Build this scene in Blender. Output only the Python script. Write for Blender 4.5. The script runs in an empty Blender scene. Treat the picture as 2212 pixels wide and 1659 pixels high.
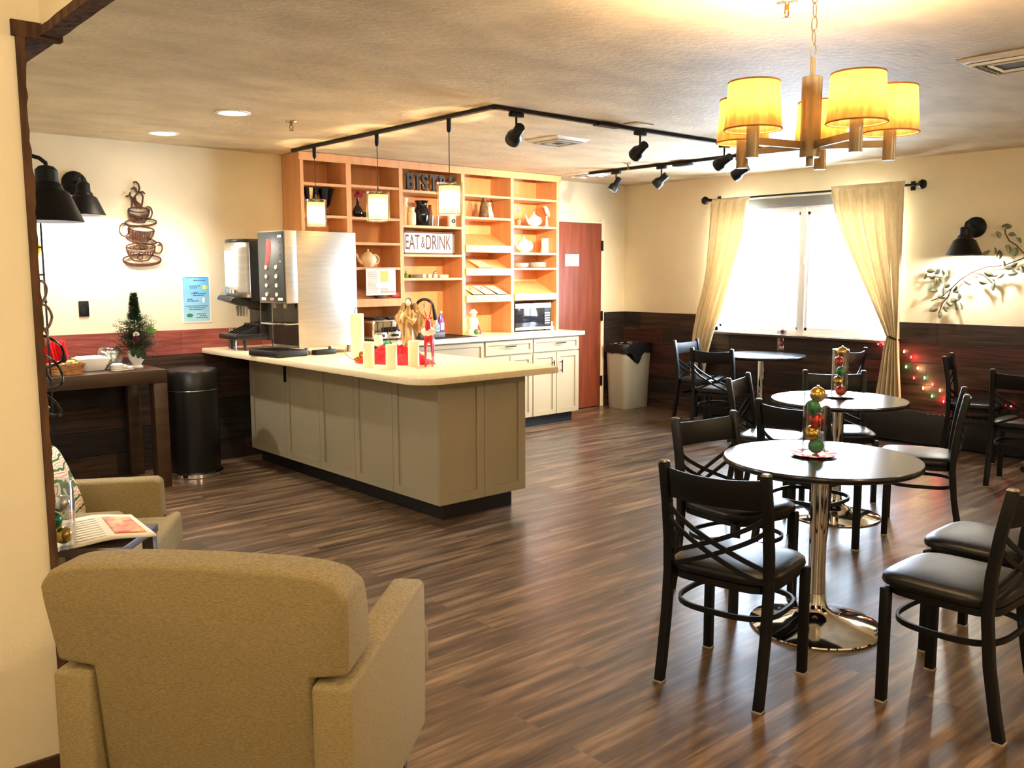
import bpy, bmesh, math, random
from mathutils import Vector, Matrix, noise
random.seed(7)
S = bpy.context.scene
COL = S.collection
PI = math.pi
# ---------------------------------------------------------------- camera
F = Vector((0.6555161, 0.7453132, -0.1216834)); R = Vector((0.7506234, -0.6607221, -0.0032802)); U = Vector((0.0828437, 0.0891882, 0.9925636))
FP = 1948.92; EYE = Vector((0, 0, 1.54))
cd = bpy.data.cameras.new('camera'); cam = bpy.data.objects.new('camera', cd); COL.objects.link(cam)
cd.sensor_width = 36; cd.lens = FP / 2212 * 36; cd.clip_start = .02
cam.matrix_world = Matrix(((R.x, U.x, -F.x, 0), (R.y, U.y, -F.y, 0), (R.z, U.z, -F.z, 1.54), (0, 0, 0, 1)))
S.camera = cam

def AT(x, y, X=None, Y=None, Z=None, D=None):
    """point seen at pixel (x, y) of the 2212x1659 photo on a known plane of the room"""
    d = F * FP + R * (x - 1106) - U * (y - 829.5)
    if X is not None: t = X / d.x
    elif Y is not None: t = Y / d.y
    elif Z is not None: t = (Z - 1.54) / d.z
    else: t = D / math.hypot(F.x, F.y) / (d.x * F.x + d.y * F.y) * (F.x ** 2 + F.y ** 2)
    return EYE + d * t

YB, XW, CZ = 7.2, 8.11, 2.548      # back wall, window wall, ceiling
# ---------------------------------------------------------------- light
S.view_settings.view_transform = 'Standard'; S.view_settings.look = 'None'
S.view_settings.exposure = 1.95; S.view_settings.gamma = 1
w = bpy.data.worlds.new('world'); S.world = w; w.use_nodes = True
nt = w.node_tree; bg = nt.nodes['Background']
bg.inputs[0].default_value = (0.74, 0.87, 1.0, 1); bg.inputs[1].default_value = 26.0

def light(kind, loc, power, color, **kw):
    l = bpy.data.lights.new(kind.lower() + '_light', kind); o = bpy.data.objects.new(l.name, l); COL.objects.link(o)
    o.location = loc; l.energy = power; l.color = color
    aim = kw.pop('aim', None); par = kw.pop('parent', None)
    for k, v in kw.items(): setattr(l, k, v)
    if aim is not None: o.rotation_euler = (Vector(aim) - Vector(loc)).to_track_quat('-Z', 'Y').to_euler()
    return o
WARM = (1.0, 0.76, 0.48); WARM2 = (1.0, 0.78, 0.52); SOFT = (1.0, 0.86, 0.66)
# daylight portal filling the window opening
dl = light('AREA', (XW + .35, 4.9, 1.6), 1, (1, 1, 1), shape='RECTANGLE', size=2.1, size_y=1.5, aim=(0, 4.9, 1.6))
dl.data.cycles.is_portal = True

# ---------------------------------------------------------------- helpers
def lin(c):
    return tuple((v / 255 / 12.92 if v / 255 <= .04045 else ((v / 255 + .055) / 1.055) ** 2.4) for v in c) + (1,)

def mat(name, c, rough=.5, metal=0., var=0., scale=8., stretch=(1, 1, 1), bump=0., bscale=None, c2=None, emit=None, es=0., trans=0., coat=0., alpha=1., spec=.5, ior=1.45, island=None):
    m = bpy.data.materials.new(name); m.use_nodes = True; n = m.node_tree.nodes; L = m.node_tree.links
    b = n['Principled BSDF']; b.inputs['Base Color'].default_value = lin(c); b.inputs['Roughness'].default_value = rough
    b.inputs['Metallic'].default_value = metal; b.inputs['Transmission Weight'].default_value = trans; b.inputs['Coat Weight'].default_value = coat
    b.inputs['Alpha'].default_value = alpha; b.inputs['Specular IOR Level'].default_value = spec; b.inputs['IOR'].default_value = ior
    if emit: b.inputs['Emission Color'].default_value = lin(emit); b.inputs['Emission Strength'].default_value = es
    if var or bump or c2:
        tc = n.new('ShaderNodeTexCoord'); mp = n.new('ShaderNodeMapping'); mp.inputs['Scale'].default_value = stretch
        L.new(tc.outputs['Object'], mp.inputs[0]); nz = n.new('ShaderNodeTexNoise'); nz.inputs['Scale'].default_value = scale
        nz.inputs['Detail'].default_value = 6; L.new(mp.outputs[0], nz.inputs['Vector'])
        if var or c2:
            cr = n.new('ShaderNodeValToRGB'); L.new(nz.outputs[0], cr.inputs[0])
            a = lin(c); b2 = lin(c2) if c2 else tuple(v * (1 - var) for v in a[:3]) + (1,)
            cr.color_ramp.elements[0].color = b2; cr.color_ramp.elements[1].color = a if c2 else tuple(min(1, v * (1 + var)) for v in a[:3]) + (1,)
            cr.color_ramp.elements[0].position = .36; cr.color_ramp.elements[1].position = .64
            out = cr.outputs[0]
            if island:
                g = n.new('ShaderNodeNewGeometry'); r2 = n.new('ShaderNodeValToRGB'); L.new(g.outputs['Random Per Island'], r2.inputs[0])
                r2.color_ramp.interpolation = 'CONSTANT'
                while len(r2.color_ramp.elements) < len(island): r2.color_ramp.elements.new(.5)
                for i, cc in enumerate(island): r2.color_ramp.elements[i].position = i / len(island); r2.color_ramp.elements[i].color = lin(cc)
                mx = n.new('ShaderNodeMix'); mx.data_type = 'RGBA'; mx.blend_type = 'MULTIPLY'; mx.inputs[0].default_value = 1
                L.new(r2.outputs[0], mx.inputs[6]); L.new(out, mx.inputs[7]); out = mx.outputs[2]
            L.new(out, b.inputs['Base Color'])
        if bump:
            bp = n.new('ShaderNodeBump'); bp.inputs['Strength'].default_value = bump; bp.inputs['Distance'].default_value = .01
            if bscale:
                n2 = n.new('ShaderNodeTexNoise'); n2.inputs['Scale'].default_value = bscale; n2.inputs['Detail'].default_value = 5
                L.new(mp.outputs[0], n2.inputs['Vector']); L.new(n2.outputs[0], bp.inputs['Height'])
            else: L.new(nz.outputs[0], bp.inputs['Height'])
            L.new(bp.outputs[0], b.inputs['Normal'])
    return m

def WM(o):
    m = Matrix.Translation(o.location) @ o.rotation_euler.to_matrix().to_4x4()
    return WM(o.parent) @ m if o.parent else m

class MB:
    def __init__(s, M=None): s.v = []; s.f = []; s.M = M
    def add(s, vs, fs):
        o = len(s.v)
        s.v += [(s.M @ Vector(p)) if s.M else Vector(p) for p in vs]; s.f += [tuple(i + o for i in f) for f in fs]; return s
    def box(s, x0, y0, z0, x1, y1, z1, M=None):
        vs = [(x, y, z) for x in (x0, x1) for y in (y0, y1) for z in (z0, z1)]
        if M: vs = [M @ Vector(v) for v in vs]
        return s.add(vs, [(0, 1, 3, 2), (4, 6, 7, 5), (0, 4, 5, 1), (2, 3, 7, 6), (0, 2, 6, 4), (1, 5, 7, 3)])
    def hexa(s, p): return s.add(p, [(0, 1, 3, 2), (4, 6, 7, 5), (0, 4, 5, 1), (2, 3, 7, 6), (0, 2, 6, 4), (1, 5, 7, 3)])
    def bar(s, a, b, w, h, up=(0, 0, 1)):
        a = Vector(a); b = Vector(b); d = (b - a).normalized(); u = Vector(up)
        if abs(d.dot(u)) > .98: u = Vector((1, 0, 0))
        l = d.cross(u).normalized(); u = l.cross(d)
        return s.hexa([p + l * i * w / 2 + u * j * h / 2 for p in (a, b) for i in (-1, 1) for j in (-1, 1)])
    def ribbon(s, pts, w, h, up=(0, 0, 1), closed=False):
        """bar of rectangular section w x h swept along pts"""
        pts = [Vector(p) for p in pts]; n = len(pts); vs = []; fs = []
        for i, p in enumerate(pts):
            d = (pts[(i + 1) % n] - pts[i - 1]) if closed or 0 < i < n - 1 else (pts[1] - pts[0] if i == 0 else pts[-1] - pts[-2])
            d.normalize(); u = Vector(up(i) if callable(up) else up); l = d.cross(u).normalized(); u = l.cross(d)
            vs += [p - l * w / 2 - u * h / 2, p + l * w / 2 - u * h / 2, p + l * w / 2 + u * h / 2, p - l * w / 2 + u * h / 2]
        for i in range(n if closed else n - 1):
            a = i * 4; b = (i + 1) % n * 4
            for k in range(4): fs.append((a + k, a + (k + 1) % 4, b + (k + 1) % 4, b + k))
        if not closed: fs += [(3, 2, 1, 0), (n * 4 - 4, n * 4 - 3, n * 4 - 2, n * 4 - 1)]
        return s.add(vs, fs)
    def tube(s, pts, r, seg=8, closed=False):
        pts = [Vector(p) for p in pts]; n = len(pts); vs = []; fs = []; ref = None
        for i, p in enumerate(pts):
            d = (pts[(i + 1) % n] - pts[i - 1]) if closed or 0 < i < n - 1 else (pts[1] - pts[0] if i == 0 else pts[-1] - pts[-2])
            d.normalize()
            if ref is None: ref = d.orthogonal().normalized()
            ref = (ref - d * ref.dot(d))
            ref = ref.normalized() if ref.length > 1e-6 else d.orthogonal().normalized()
            q = d.cross(ref); rr = r[i] if isinstance(r, (list, tuple)) else r
            vs += [p + (ref * math.cos(2 * PI * k / seg) + q * math.sin(2 * PI * k / seg)) * rr for k in range(seg)]
        for i in range(n if closed else n - 1):
            a = i * seg; b = (i + 1) % n * seg
            for k in range(seg): fs.append((a + k, a + (k + 1) % seg, b + (k + 1) % seg, b + k))
        if not closed: fs += [tuple(range(seg))[::-1], tuple(range((n - 1) * seg, n * seg))]
        return s.add(vs, fs)
    def lathe(s, prof, seg=24, c=(0, 0, 0), M=None, arc=None):
        n = len(prof); vs = []; fs = []
        for r, z in prof:
            for k in range(seg):
                a = 2 * PI * k / seg; p = Vector((r * math.cos(a), r * math.sin(a), z))
                vs.append((M @ p if M else p) + Vector(c))
        for i in range(n - 1):
            for k in range(seg): fs.append((i * seg + k, i * seg + (k + 1) % seg, (i + 1) * seg + (k + 1) % seg, (i + 1) * seg + k))
        if prof[0][0] > 1e-5 and abs(prof[0][0] - prof[-1][0]) + abs(prof[0][1] - prof[-1][1]) > 1e-6 and not getattr(s, 'open', False):
            fs.append(tuple(range(seg))[::-1])
        if prof[-1][0] > 1e-5 and abs(prof[0][0] - prof[-1][0]) + abs(prof[0][1] - prof[-1][1]) > 1e-6 and not getattr(s, 'open', False):
            fs.append(tuple(range((n - 1) * seg, n * seg)))
        return s.add(vs, fs)
    def cyl(s, a, b, r, seg=16): return s.tube([a, b], r, seg)
    def ball(s, c, r, seg=14, sc=(1, 1, 1)):
        n = seg // 2; prof = [(math.sin(PI * i / n), -math.cos(PI * i / n)) for i in range(n + 1)]; prof[0] = (0, -1); prof[-1] = (0, 1)
        return s.lathe(prof, seg, c, Matrix.Diagonal((r * sc[0], r * sc[1], r * sc[2])))
    def prism(s, poly, z0, z1, M=None):
        n = len(poly); vs = [Vector((x, y, z)) for z in (z0, z1) for x, y in poly]
        if M: vs = [M @ v for v in vs]
        return s.add(vs, [tuple(range(n))[::-1], tuple(range(n, 2 * n))] + [(i, (i + 1) % n, (i + 1) % n + n, i + n) for i in range(n)])
    def pad(s, a, b, rings, c=(0, 0, 0), ex=4, seg=40):
        """stack of superellipse rings (scale, z): cushions, trays"""
        vs = []; fs = []
        for sc, z in rings:
            for k in range(seg):
                t = 2 * PI * k / seg; ct, st = math.cos(t), math.sin(t)
                rr = (abs(ct) ** ex + abs(st) ** ex) ** (-1 / ex)
                aa, bb = (a * sc, b * sc) if not isinstance(sc, tuple) else (a - sc[0], b - sc[0])
                vs.append(Vector((aa * rr * ct, bb * rr * st, z)) + Vector(c))
        n = len(rings)
        for i in range(n - 1):
            for k in range(seg): fs.append((i * seg + k, i * seg + (k + 1) % seg, (i + 1) * seg + (k + 1) % seg, (i + 1) * seg + k))
        fs += [tuple(range(seg))[::-1], tuple(range((n - 1) * seg, n * seg))]
        return s.add(vs, fs)
    def sheet(s, fn, nu, nv):
        vs = [fn(i / nu, j / nv) for j in range(nv + 1) for i in range(nu + 1)]
        return s.add(vs, [(j * (nu + 1) + i, j * (nu + 1) + i + 1, (j + 1) * (nu + 1) + i + 1, (j + 1) * (nu + 1) + i) for j in range(nv) for i in range(nu)])
    def build(s, name, m, parent=None, bevel=0, bseg=2, solid=0, sub=0, angle=38, world=False, label=None, flat=False):
        vs = s.v
        if world and parent is not None:
            Mi = WM(parent).inverted()
            vs = [Mi @ v for v in vs]
        me = bpy.data.meshes.new(name); me.from_pydata([tuple(v) for v in vs], [], s.f)
        bm = bmesh.new(); bm.from_mesh(me); bmesh.ops.remove_doubles(bm, verts=bm.verts, dist=1e-6); bmesh.ops.recalc_face_normals(bm, faces=bm.faces)
        if bevel: bmesh.ops.bevel(bm, geom=[e for e in bm.edges if len(e.link_faces) == 2 and e.calc_face_angle(0) > .6], offset=bevel, segments=bseg, affect='EDGES', profile=.5, clamp_overlap=True)
        bm.to_mesh(me); bm.free(); me.materials.append(m)
        if not flat:
            for p in me.polygons: p.use_smooth = True
            try: me.set_sharp_from_angle(angle=math.radians(angle))
            except Exception: pass
        o = bpy.data.objects.new(name, me); COL.objects.link(o)
        if solid: md = o.modifiers.new('solid', 'SOLIDIFY'); md.thickness = solid; md.offset = 0
        if sub: md = o.modifiers.new('sub', 'SUBSURF'); md.levels = md.render_levels = sub
        if parent is not None: o.parent = parent
        if label: o['label'] = label
        return o

def thing(name, label, cat, loc=(0, 0, 0), rz=0, group=None):
    o = bpy.data.objects.new(name, None); COL.objects.link(o); o.empty_display_size = .05
    o.location = loc; o.rotation_euler = (0, 0, rz); o['label'] = label; o['category'] = cat
    if group: o['group'] = group
    return o
def tag(o, label, cat, group=None):
    o['label'] = label; o['category'] = cat
    if group: o['group'] = group
    return o
def single(mb, name, m, label, cat, loc, group=None, rz=0, **kw):
    """a thing that is one mesh, built in its own local frame"""
    o = mb.build(name, m, None, **kw); o.location = loc; o.rotation_euler = (0, 0, rz); return tag(o, label, cat, group)
def struct(name, mb, m, **kw):
    o = mb.build(name, m, None, **kw); o['kind'] = 'structure'; return o
def kids(o): return [c for c in bpy.data.objects if c.parent == o]
def copy_tree(o, parent=None):
    c = o.copy(); COL.objects.link(c)
    if parent is not None: c.parent = parent
    for ch in kids(o): copy_tree(ch, c)
    return c
def place(proto, used, loc, rz, label, group=None):
    o = proto if not used else copy_tree(proto)
    o.location = loc; o.rotation_euler = (0, 0, rz); o['label'] = label
    if group: o['group'] = group
    return o
def text_mesh(txt, size, depth, M, m, name, parent, sx=1., offset=0., align='CENTER', world=False):
    cu = bpy.data.curves.new(name, 'FONT'); cu.body = txt; cu.size = size; cu.extrude = depth; cu.offset = offset; cu.align_x = align; cu.align_y = 'CENTER'
    t = bpy.data.objects.new(name + '_tmp', cu); COL.objects.link(t)
    bpy.context.view_layer.update()
    me = bpy.data.meshes.new_from_object(t.evaluated_get(bpy.context.evaluated_depsgraph_get()))
    bpy.data.objects.remove(t); me.name = name
    T = M @ Matrix.Diagonal((sx, 1, 1, 1))
    if world and parent is not None: T = WM(parent).inverted() @ T
    me.transform(T); me.materials.clear(); me.materials.append(m)
    o = bpy.data.objects.new(name, me); COL.objects.link(o)
    if parent is not None: o.parent = parent
    return o
def frame_M(loc, right, up):
    r = Vector(right).normalized(); u = Vector(up).normalized(); n = r.cross(u)
    return Matrix(((r.x, u.x, n.x, loc[0]), (r.y, u.y, n.y, loc[1]), (r.z, u.z, n.z, loc[2]), (0, 0, 0, 1)))
def rotx(a): return Matrix.Rotation(a, 4, 'X')
def roty(a): return Matrix.Rotation(a, 4, 'Y')
def rotz(a): return Matrix.Rotation(a, 4, 'Z')
def T(x, y, z): return Matrix.Translation((x, y, z))

# ---------------------------------------------------------------- materials
M = {}
M['wall'] = mat('wall_paint', (226, 214, 186), .75, var=.03, scale=2.5, bump=.15, bscale=60)
M['ceil'] = mat('ceiling_plaster', (208, 190, 154), .7, c2=(186, 168, 134), scale=2.6, stretch=(1, 1.6, 1), bump=.4, bscale=22)
M['white'] = mat('white_trim', (232, 228, 218), .45)
M['vinyl'] = mat('window_vinyl', (236, 236, 238), .35)
M['door'] = mat('door_veneer', (128, 64, 44), .45, var=.22, scale=3, stretch=(6, 6, .5))
M['black'] = mat('black_metal', (11, 11, 12), .45, spec=.3)
M['bronze'] = mat('dark_bronze', (34, 28, 24), .4, metal=.6)
M['dark'] = mat('near_black', (12, 12, 12), .5)
M['vinylseat'] = mat('black_vinyl', (13, 12, 11), .34, spec=.38, bump=.12, scale=180)
M['chrome'] = mat('chrome', (225, 225, 225), .07, metal=1)
M['steel'] = mat('brushed_steel', (186, 182, 172), .42, metal=1, var=.06, scale=4, stretch=(1, 1, 12))
M['nickel'] = mat('brushed_nickel', (116, 108, 92), .45, metal=.75)
M['tabletop'] = mat('table_laminate', (26, 24, 24), .22, var=.2, scale=30)
M['glass'] = mat('clear_glass', (255, 255, 255), .02, trans=1, ior=1.45)
M['pane'] = mat('window_pane', (255, 255, 255), 0, trans=1, ior=1.01, spec=.3)
M['cab'] = mat('cabinet_paint', (148, 137, 114), .5, var=.02, scale=4)
M['kick'] = mat('toe_kick_vinyl', (24, 23, 24), .35)
M['counter'] = mat('counter_laminate', (226, 212, 182), .22, c2=(216, 200, 168), scale=90)
M['maple'] = mat('maple_veneer', (214, 156, 104), .45, var=.07, scale=3, stretch=(5, 5, .6))
M['console'] = mat('espresso_wood', (62, 42, 28), .4, var=.25, scale=5, stretch=(.6, 5, 5))
M['fabric'] = mat('woven_upholstery', (156, 138, 98), .9, c2=(132, 116, 80), scale=110, stretch=(1, 1, 4), bump=.25, bscale=420)
M['roughwood'] = mat('rough_sawn_wood', (92, 62, 40), .9, c2=(52, 30, 18), scale=9, stretch=(3, 3, .6), bump=.8)
M['planks'] = mat('reclaimed_planks', (255, 240, 225), .65, c2=(150, 135, 120), scale=5, stretch=(.5, .5, 6), bump=.6, island=[(54, 38, 28), (38, 28, 23), (68, 48, 35), (46, 31, 25), (76, 58, 44), (44, 35, 30), (72, 36, 30)])
M['redplank'] = mat('red_stained_planks', (255, 240, 235), .75, c2=(205, 180, 172), scale=6, stretch=(.6, .6, 5), bump=.6, island=[(172, 96, 84), (158, 84, 74), (166, 94, 84)])
M['shade'] = mat('linen_shade', (236, 206, 150), .9, var=.22, scale=60, stretch=(1, 1, .2), trans=0)
M['paper'] = mat('white_paper', (240, 236, 226), .8)
M['whitecer'] = mat('white_ceramic', (240, 236, 228), .25)
M['cream'] = mat('cream_ceramic', (232, 206, 166), .3)
M['wax'] = mat('candle_wax', (250, 240, 208), .45)
M['red'] = mat('glitter_red', (196, 24, 34), .4, var=.2, scale=60)
M['green'] = mat('foil_green', (28, 112, 66), .3, metal=.5)
M['gold'] = mat('gold_foil', (214, 166, 72), .18, metal=1)
M['redball'] = mat('red_foil', (190, 44, 36), .22, metal=.6)
M['silver'] = mat('silver_foil', (215, 212, 205), .2, metal=.9)
M['plum'] = mat('plum_foil', (96, 30, 52), .3, metal=.5)
M['pine'] = mat('pine_green', (44, 70, 40), .8, var=.4, scale=40)
M['blk_plastic'] = mat('black_plastic', (20, 20, 22), .35)
M['grey_plastic'] = mat('grey_plastic', (150, 144, 128), .5)
M['curtain'] = mat('linen_curtain', (226, 208, 174), .9, var=.06, scale=50, stretch=(1, 1, .3))
M['black_rubber'] = mat('black_rubber', (14, 14, 14), .6)
M['bag'] = mat('black_bag', (22, 22, 24), .3, bump=.8, scale=20)

def translucent(m, f=.45, c=None):
    n = m.node_tree.nodes; L = m.node_tree.links; b = n['Principled BSDF']; o = [x for x in n if x.type == 'OUTPUT_MATERIAL'][0]
    t = n.new('ShaderNodeBsdfTranslucent'); t.inputs[0].default_value = lin(c) if c else b.inputs['Base Color'].default_value
    if not c and b.inputs['Base Color'].links: L.new(b.inputs['Base Color'].links[0].from_socket, t.inputs[0])
    mx = n.new('ShaderNodeMixShader'); mx.inputs[0].default_value = f
    L.new(b.outputs[0], mx.inputs[1]); L.new(t.outputs[0], mx.inputs[2]); L.new(mx.outputs[0], o.inputs[0])
translucent(M['shade'], .5); translucent(M['curtain'], .2)
translucent(M['wax'], .2)
def emis(name, c, s):
    m = bpy.data.materials.new(name); m.use_nodes = True; n = m.node_tree.nodes; n.clear()
    e = n.new('ShaderNodeEmission'); e.inputs[0].default_value = lin(c); e.inputs[1].default_value = s
    o = n.new('ShaderNodeOutputMaterial'); m.node_tree.links.new(e.outputs[0], o.inputs[0]); return m
M['bulb'] = emis('lamp_bulb', (255, 214, 150), 30); M['can'] = emis('downlight_lens', (255, 240, 215), 12)
M['lit'] = emis('backlit_panel', (240, 248, 255), 6)
def thin_glass(name, c, tint=.12, rough=.03):
    m = bpy.data.materials.new(name); m.use_nodes = True; n = m.node_tree.nodes; L = m.node_tree.links; n.clear()
    t = n.new('ShaderNodeBsdfTransparent'); t.inputs[0].default_value = lin(c); g = n.new('ShaderNodeBsdfGlossy'); g.inputs['Roughness'].default_value = rough
    lw = n.new('ShaderNodeLayerWeight'); lw.inputs[0].default_value = .35; ml = n.new('ShaderNodeMath'); ml.operation = 'MULTIPLY_ADD'; ml.inputs[1].default_value = .75; ml.inputs[2].default_value = tint
    mx = n.new('ShaderNodeMixShader'); o = n.new('ShaderNodeOutputMaterial')
    L.new(lw.outputs['Facing'], ml.inputs[0]); L.new(ml.outputs[0], mx.inputs[0]); L.new(t.outputs[0], mx.inputs[1]); L.new(g.outputs[0], mx.inputs[2]); L.new(mx.outputs[0], o.inputs[0]); return m
M['tglass'] = thin_glass('thin_clear_glass', (248, 250, 250), .04)
M['pane'] = thin_glass('window_pane_glass', (250, 252, 255), .03, 0)
M['tplastic'] = thin_glass('clear_plastic', (238, 242, 244), .12, .15)
M['tulle'] = mat('red_tulle', (206, 28, 44), .8, alpha=.75)

def floor_mat():
    m = bpy.data.materials.new('vinyl_plank_floor'); m.use_nodes = True; n = m.node_tree.nodes; L = m.node_tree.links; b = n['Principled BSDF']
    tc = n.new('ShaderNodeTexCoord'); br = n.new('ShaderNodeTexBrick'); L.new(tc.outputs['Object'], br.inputs['Vector'])
    br.inputs['Scale'].default_value = 1; br.inputs['Brick Width'].default_value = 1.22; br.inputs['Row Height'].default_value = .152
    br.inputs['Mortar Size'].default_value = .0012; br.inputs['Mortar Smooth'].default_value = 1; br.offset = .37; br.offset_frequency = 2
    br.inputs['Color1'].default_value = (0, 0, 0, 1); br.inputs['Color2'].default_value = (1, 1, 1, 1); br.inputs['Mortar'].default_value = (.3, .3, .3, 1); br.inputs['Bias'].default_value = 0
    mp = n.new('ShaderNodeMapping'); mp.inputs['Scale'].default_value = (1.1, 13, 1); L.new(tc.outputs['Object'], mp.inputs[0])
    ad = n.new('ShaderNodeVectorMath'); ad.operation = 'MULTIPLY_ADD'; ad.inputs[1].default_value = (7, 7, 7); L.new(br.outputs['Color'], ad.inputs[0]); L.new(mp.outputs[0], ad.inputs[2])
    nz = n.new('ShaderNodeTexNoise'); nz.inputs['Scale'].default_value = 1.5; nz.inputs['Detail'].default_value = 8; nz.inputs['Roughness'].default_value = .62; L.new(ad.outputs[0], nz.inputs['Vector'])
    cr = n.new('ShaderNodeValToRGB'); L.new(nz.outputs[0], cr.inputs[0]); e = cr.color_ramp.elements
    e[0].position = .32; e[0].color = lin((46, 34, 27)); e[1].position = .69; e[1].color = lin((146, 121, 95))
    x = e.new(.5); x.color = lin((92, 71, 54))
    mx = n.new('ShaderNodeMix'); mx.data_type = 'RGBA'; mx.blend_type = 'MULTIPLY'; mx.inputs[0].default_value = .55
    mr = n.new('ShaderNodeMapRange'); mr.inputs['To Min'].default_value = .66; mr.inputs['To Max'].default_value = 1.1; L.new(br.outputs['Color'], mr.inputs[0])
    L.new(cr.outputs[0], mx.inputs[6]); L.new(mr.outputs[0], mx.inputs[7]); L.new(mx.outputs[2], b.inputs['Base Color'])
    b.inputs['Roughness'].default_value = .31; b.inputs['Specular IOR Level'].default_value = .6
    bp = n.new('ShaderNodeBump'); bp.inputs['Strength'].default_value = .12; bp.inputs['Distance'].default_value = .002; L.new(nz.outputs[0], bp.inputs['Height']); L.new(bp.outputs[0], b.inputs['Normal'])
    return m
M['floor'] = floor_mat()
# ================================================================ THE SETTING
X0, Y0 = -1.7, -2.8
struct('floor', MB().box(X0, Y0, -.1, XW + .12, YB + .12, 0), M['floor'])
struct('ceiling', MB().box(X0, Y0, CZ, XW + .12, YB + .12, CZ + .1), M['ceil'])
struct('wall_back', MB().box(.3, YB, 0, XW + .12, YB + .12, CZ), M['wall'])
WY0, WY1, WZ0, WZ1 = 3.92, 5.92, .918, 2.285
mb = MB()
for a in ((Y0, WY0, 0, CZ), (WY1, YB + .12, 0, CZ), (WY0, WY1, 0, WZ0), (WY0, WY1, WZ1, CZ)): mb.box(XW, a[0], a[2], XW + .12, a[1], a[3])
struct('wall_right', mb, M['wall'])
struct('wall_left', MB().box(.3, 3.0, 0, .4, YB, CZ), M['wall'])
struct('wall_front', MB().box(X0, Y0 - .12, 0, XW + .12, Y0, CZ), M['wall'])
struct('wall_lounge', MB().box(X0 - .12, Y0, 0, X0, 3.0, CZ), M['wall'])
PX, PY = .679, 2.84
struct('wall_pier', MB().box(X0, PY, 0, PX, PY + .16, CZ), M['wall'])
HZ = 2.205
struct('wall_header', MB().box(.745, Y0, HZ + .02, .785, PY, CZ).box(PX, PY, HZ + .02, .785, 3.24, CZ), M['wall'])
# rough wood casing of the opening
def jag(mb, n, f):
    return mb
mb = MB(); n = 90
def casing(u, v):
    z = u * HZ; t = v * 4
    j = random.uniform(-.004, .004) if 0 < u < 1 else 0
    pts = [(PX - .012, PY - .012), (PX + .026 + j, PY - .012 + j * .5), (PX + .026 + j, PY + .18), (PX - .012, PY + .18), (PX - .012, PY - .012)]
    p = pts[int(round(t))]; return (p[0], p[1], z)
mb = MB(); vs = []
for i in range(n + 1):
    j = random.uniform(-.003, .003); j2 = .0015 * math.sin(i * .37)
    for x, y in [(PX + .001, PY - .012), (PX + .021 + j + j2, PY - .012), (PX + .021 + j + j2, PY + .18), (PX + .001, PY + .18)]: vs.append((x, y, HZ * i / n))
fs = []
for i in range(n):
    for k in range(4): fs.append((i * 4 + k, i * 4 + (k + 1) % 4, i * 4 + 4 + (k + 1) % 4, i * 4 + 4 + k))
fs += [(3, 2, 1, 0), (n * 4, n * 4 + 1, n * 4 + 2, n * 4 + 3)]
struct('trim_1', mb.add(vs, fs), M['roughwood'], flat=True)
mb = MB(); mb.ribbon([(.765 + random.uniform(-.003, .003), Y0 + (PY - Y0) * i / 60, HZ + .008) for i in range(61)], .05, .026)
mb.box(PX - .01, PY - .014, HZ - .012, .80, PY + .02, HZ + .03).box(PX - .01, PY, HZ + .0, .80, 3.24, HZ + .021)
struct('trim_2', mb, M['roughwood'])
struct('baseboard_lounge', MB().box(X0, PY - .018, 0, PX, PY, .105), M['console'], bevel=.003)
# reclaimed plank wainscot
def planks(name, along, a0, a1, fixed, rows, m, thick=.022, sign=-1):
    mb = MB()
    for z0, z1 in rows:
        a = a0 - random.uniform(0, .6)
        while a < a1:
            b = a + random.uniform(.9, 1.9); s, e = max(a, a0), min(b, a1); t = thick + random.uniform(-.004, .004)
            if e - s > .03:
                if along == 'x': mb.box(s + .001, fixed + sign * t, z0 + .002, e - .001, fixed, z1 - .002)
                else: mb.box(fixed + sign * t, s + .001, z0 + .002, fixed, e - .001, z1 - .002)
            a = b
    return struct(name, mb, m, flat=True)
rws = [(0, .17), (.17, .36), (.36, .53), (.53, .73), (.73, .905)]
planks('trim_3', 'x', .4, 3.68, YB, rws, M['planks'])
planks('trim_4', 'x', .4, 3.68, YB, [(.905, 1.10)], M['redplank'])
DX0, DX1, DZ = 6.90, 7.66, 2.095
planks('trim_5', 'x', DX1 + .09, XW, YB, rws + [(.905, 1.09)], M['planks'])
planks('trim_6', 'y', -1, WY0 - .06, XW, rws + [(.905, 1.09)], M['planks'])
planks('trim_7', 'y', WY1 + .06, YB - .02, XW, rws + [(.905, 1.09)], M['planks'])
planks('trim_8', 'y', WY0 - .06, WY1 + .06, XW, rws, M['planks'])
# sill board under window
struct('trim_9', MB().box(XW - .05, WY0 - .08, .885, XW + .04, WY1 + .08, .912), M['console'], bevel=.004)
# door
d = MB().box(DX0, YB - .045, .008, DX1, YB - .004, DZ).build('door_1', M['door'], bevel=.002); d['kind'] = 'structure'
d['label'] = 'reddish brown veneer door beside the shelving'
for z in (.30, 1.05, 1.85):
    h = MB().box(DX1 - .004, YB - .06, z - .055, DX1 + .022, YB - .044, z + .055).cyl((DX1 + .006, YB - .062, z - .058), (DX1 + .006, YB - .062, z + .058), .008, 10)
    h.build('hinge', M['bronze'], d)
struct('trim_10', MB().box(DX1 + .005, YB - .05, 0, DX1 + .05, YB, DZ + .05).box(DX0 - .02, YB - .04, DZ + .005, DX1 + .05, YB, DZ + .03), M['wall'], bevel=.003)
sg = thing('door_notice', 'small white printed notice on the reddish brown door', 'sign', AT(1236, 562, Y=YB - .047))
c = AT(1236, 562, Y=YB - .047); MB().box(c.x - .108, YB - .0475, c.z - .065, c.x + .108, YB - .0455, c.z + .065).build('notice_sheet', M['paper'], sg, world=True)
M['ink'] = mat('dark_ink', (62, 50, 46), .7)
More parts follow.
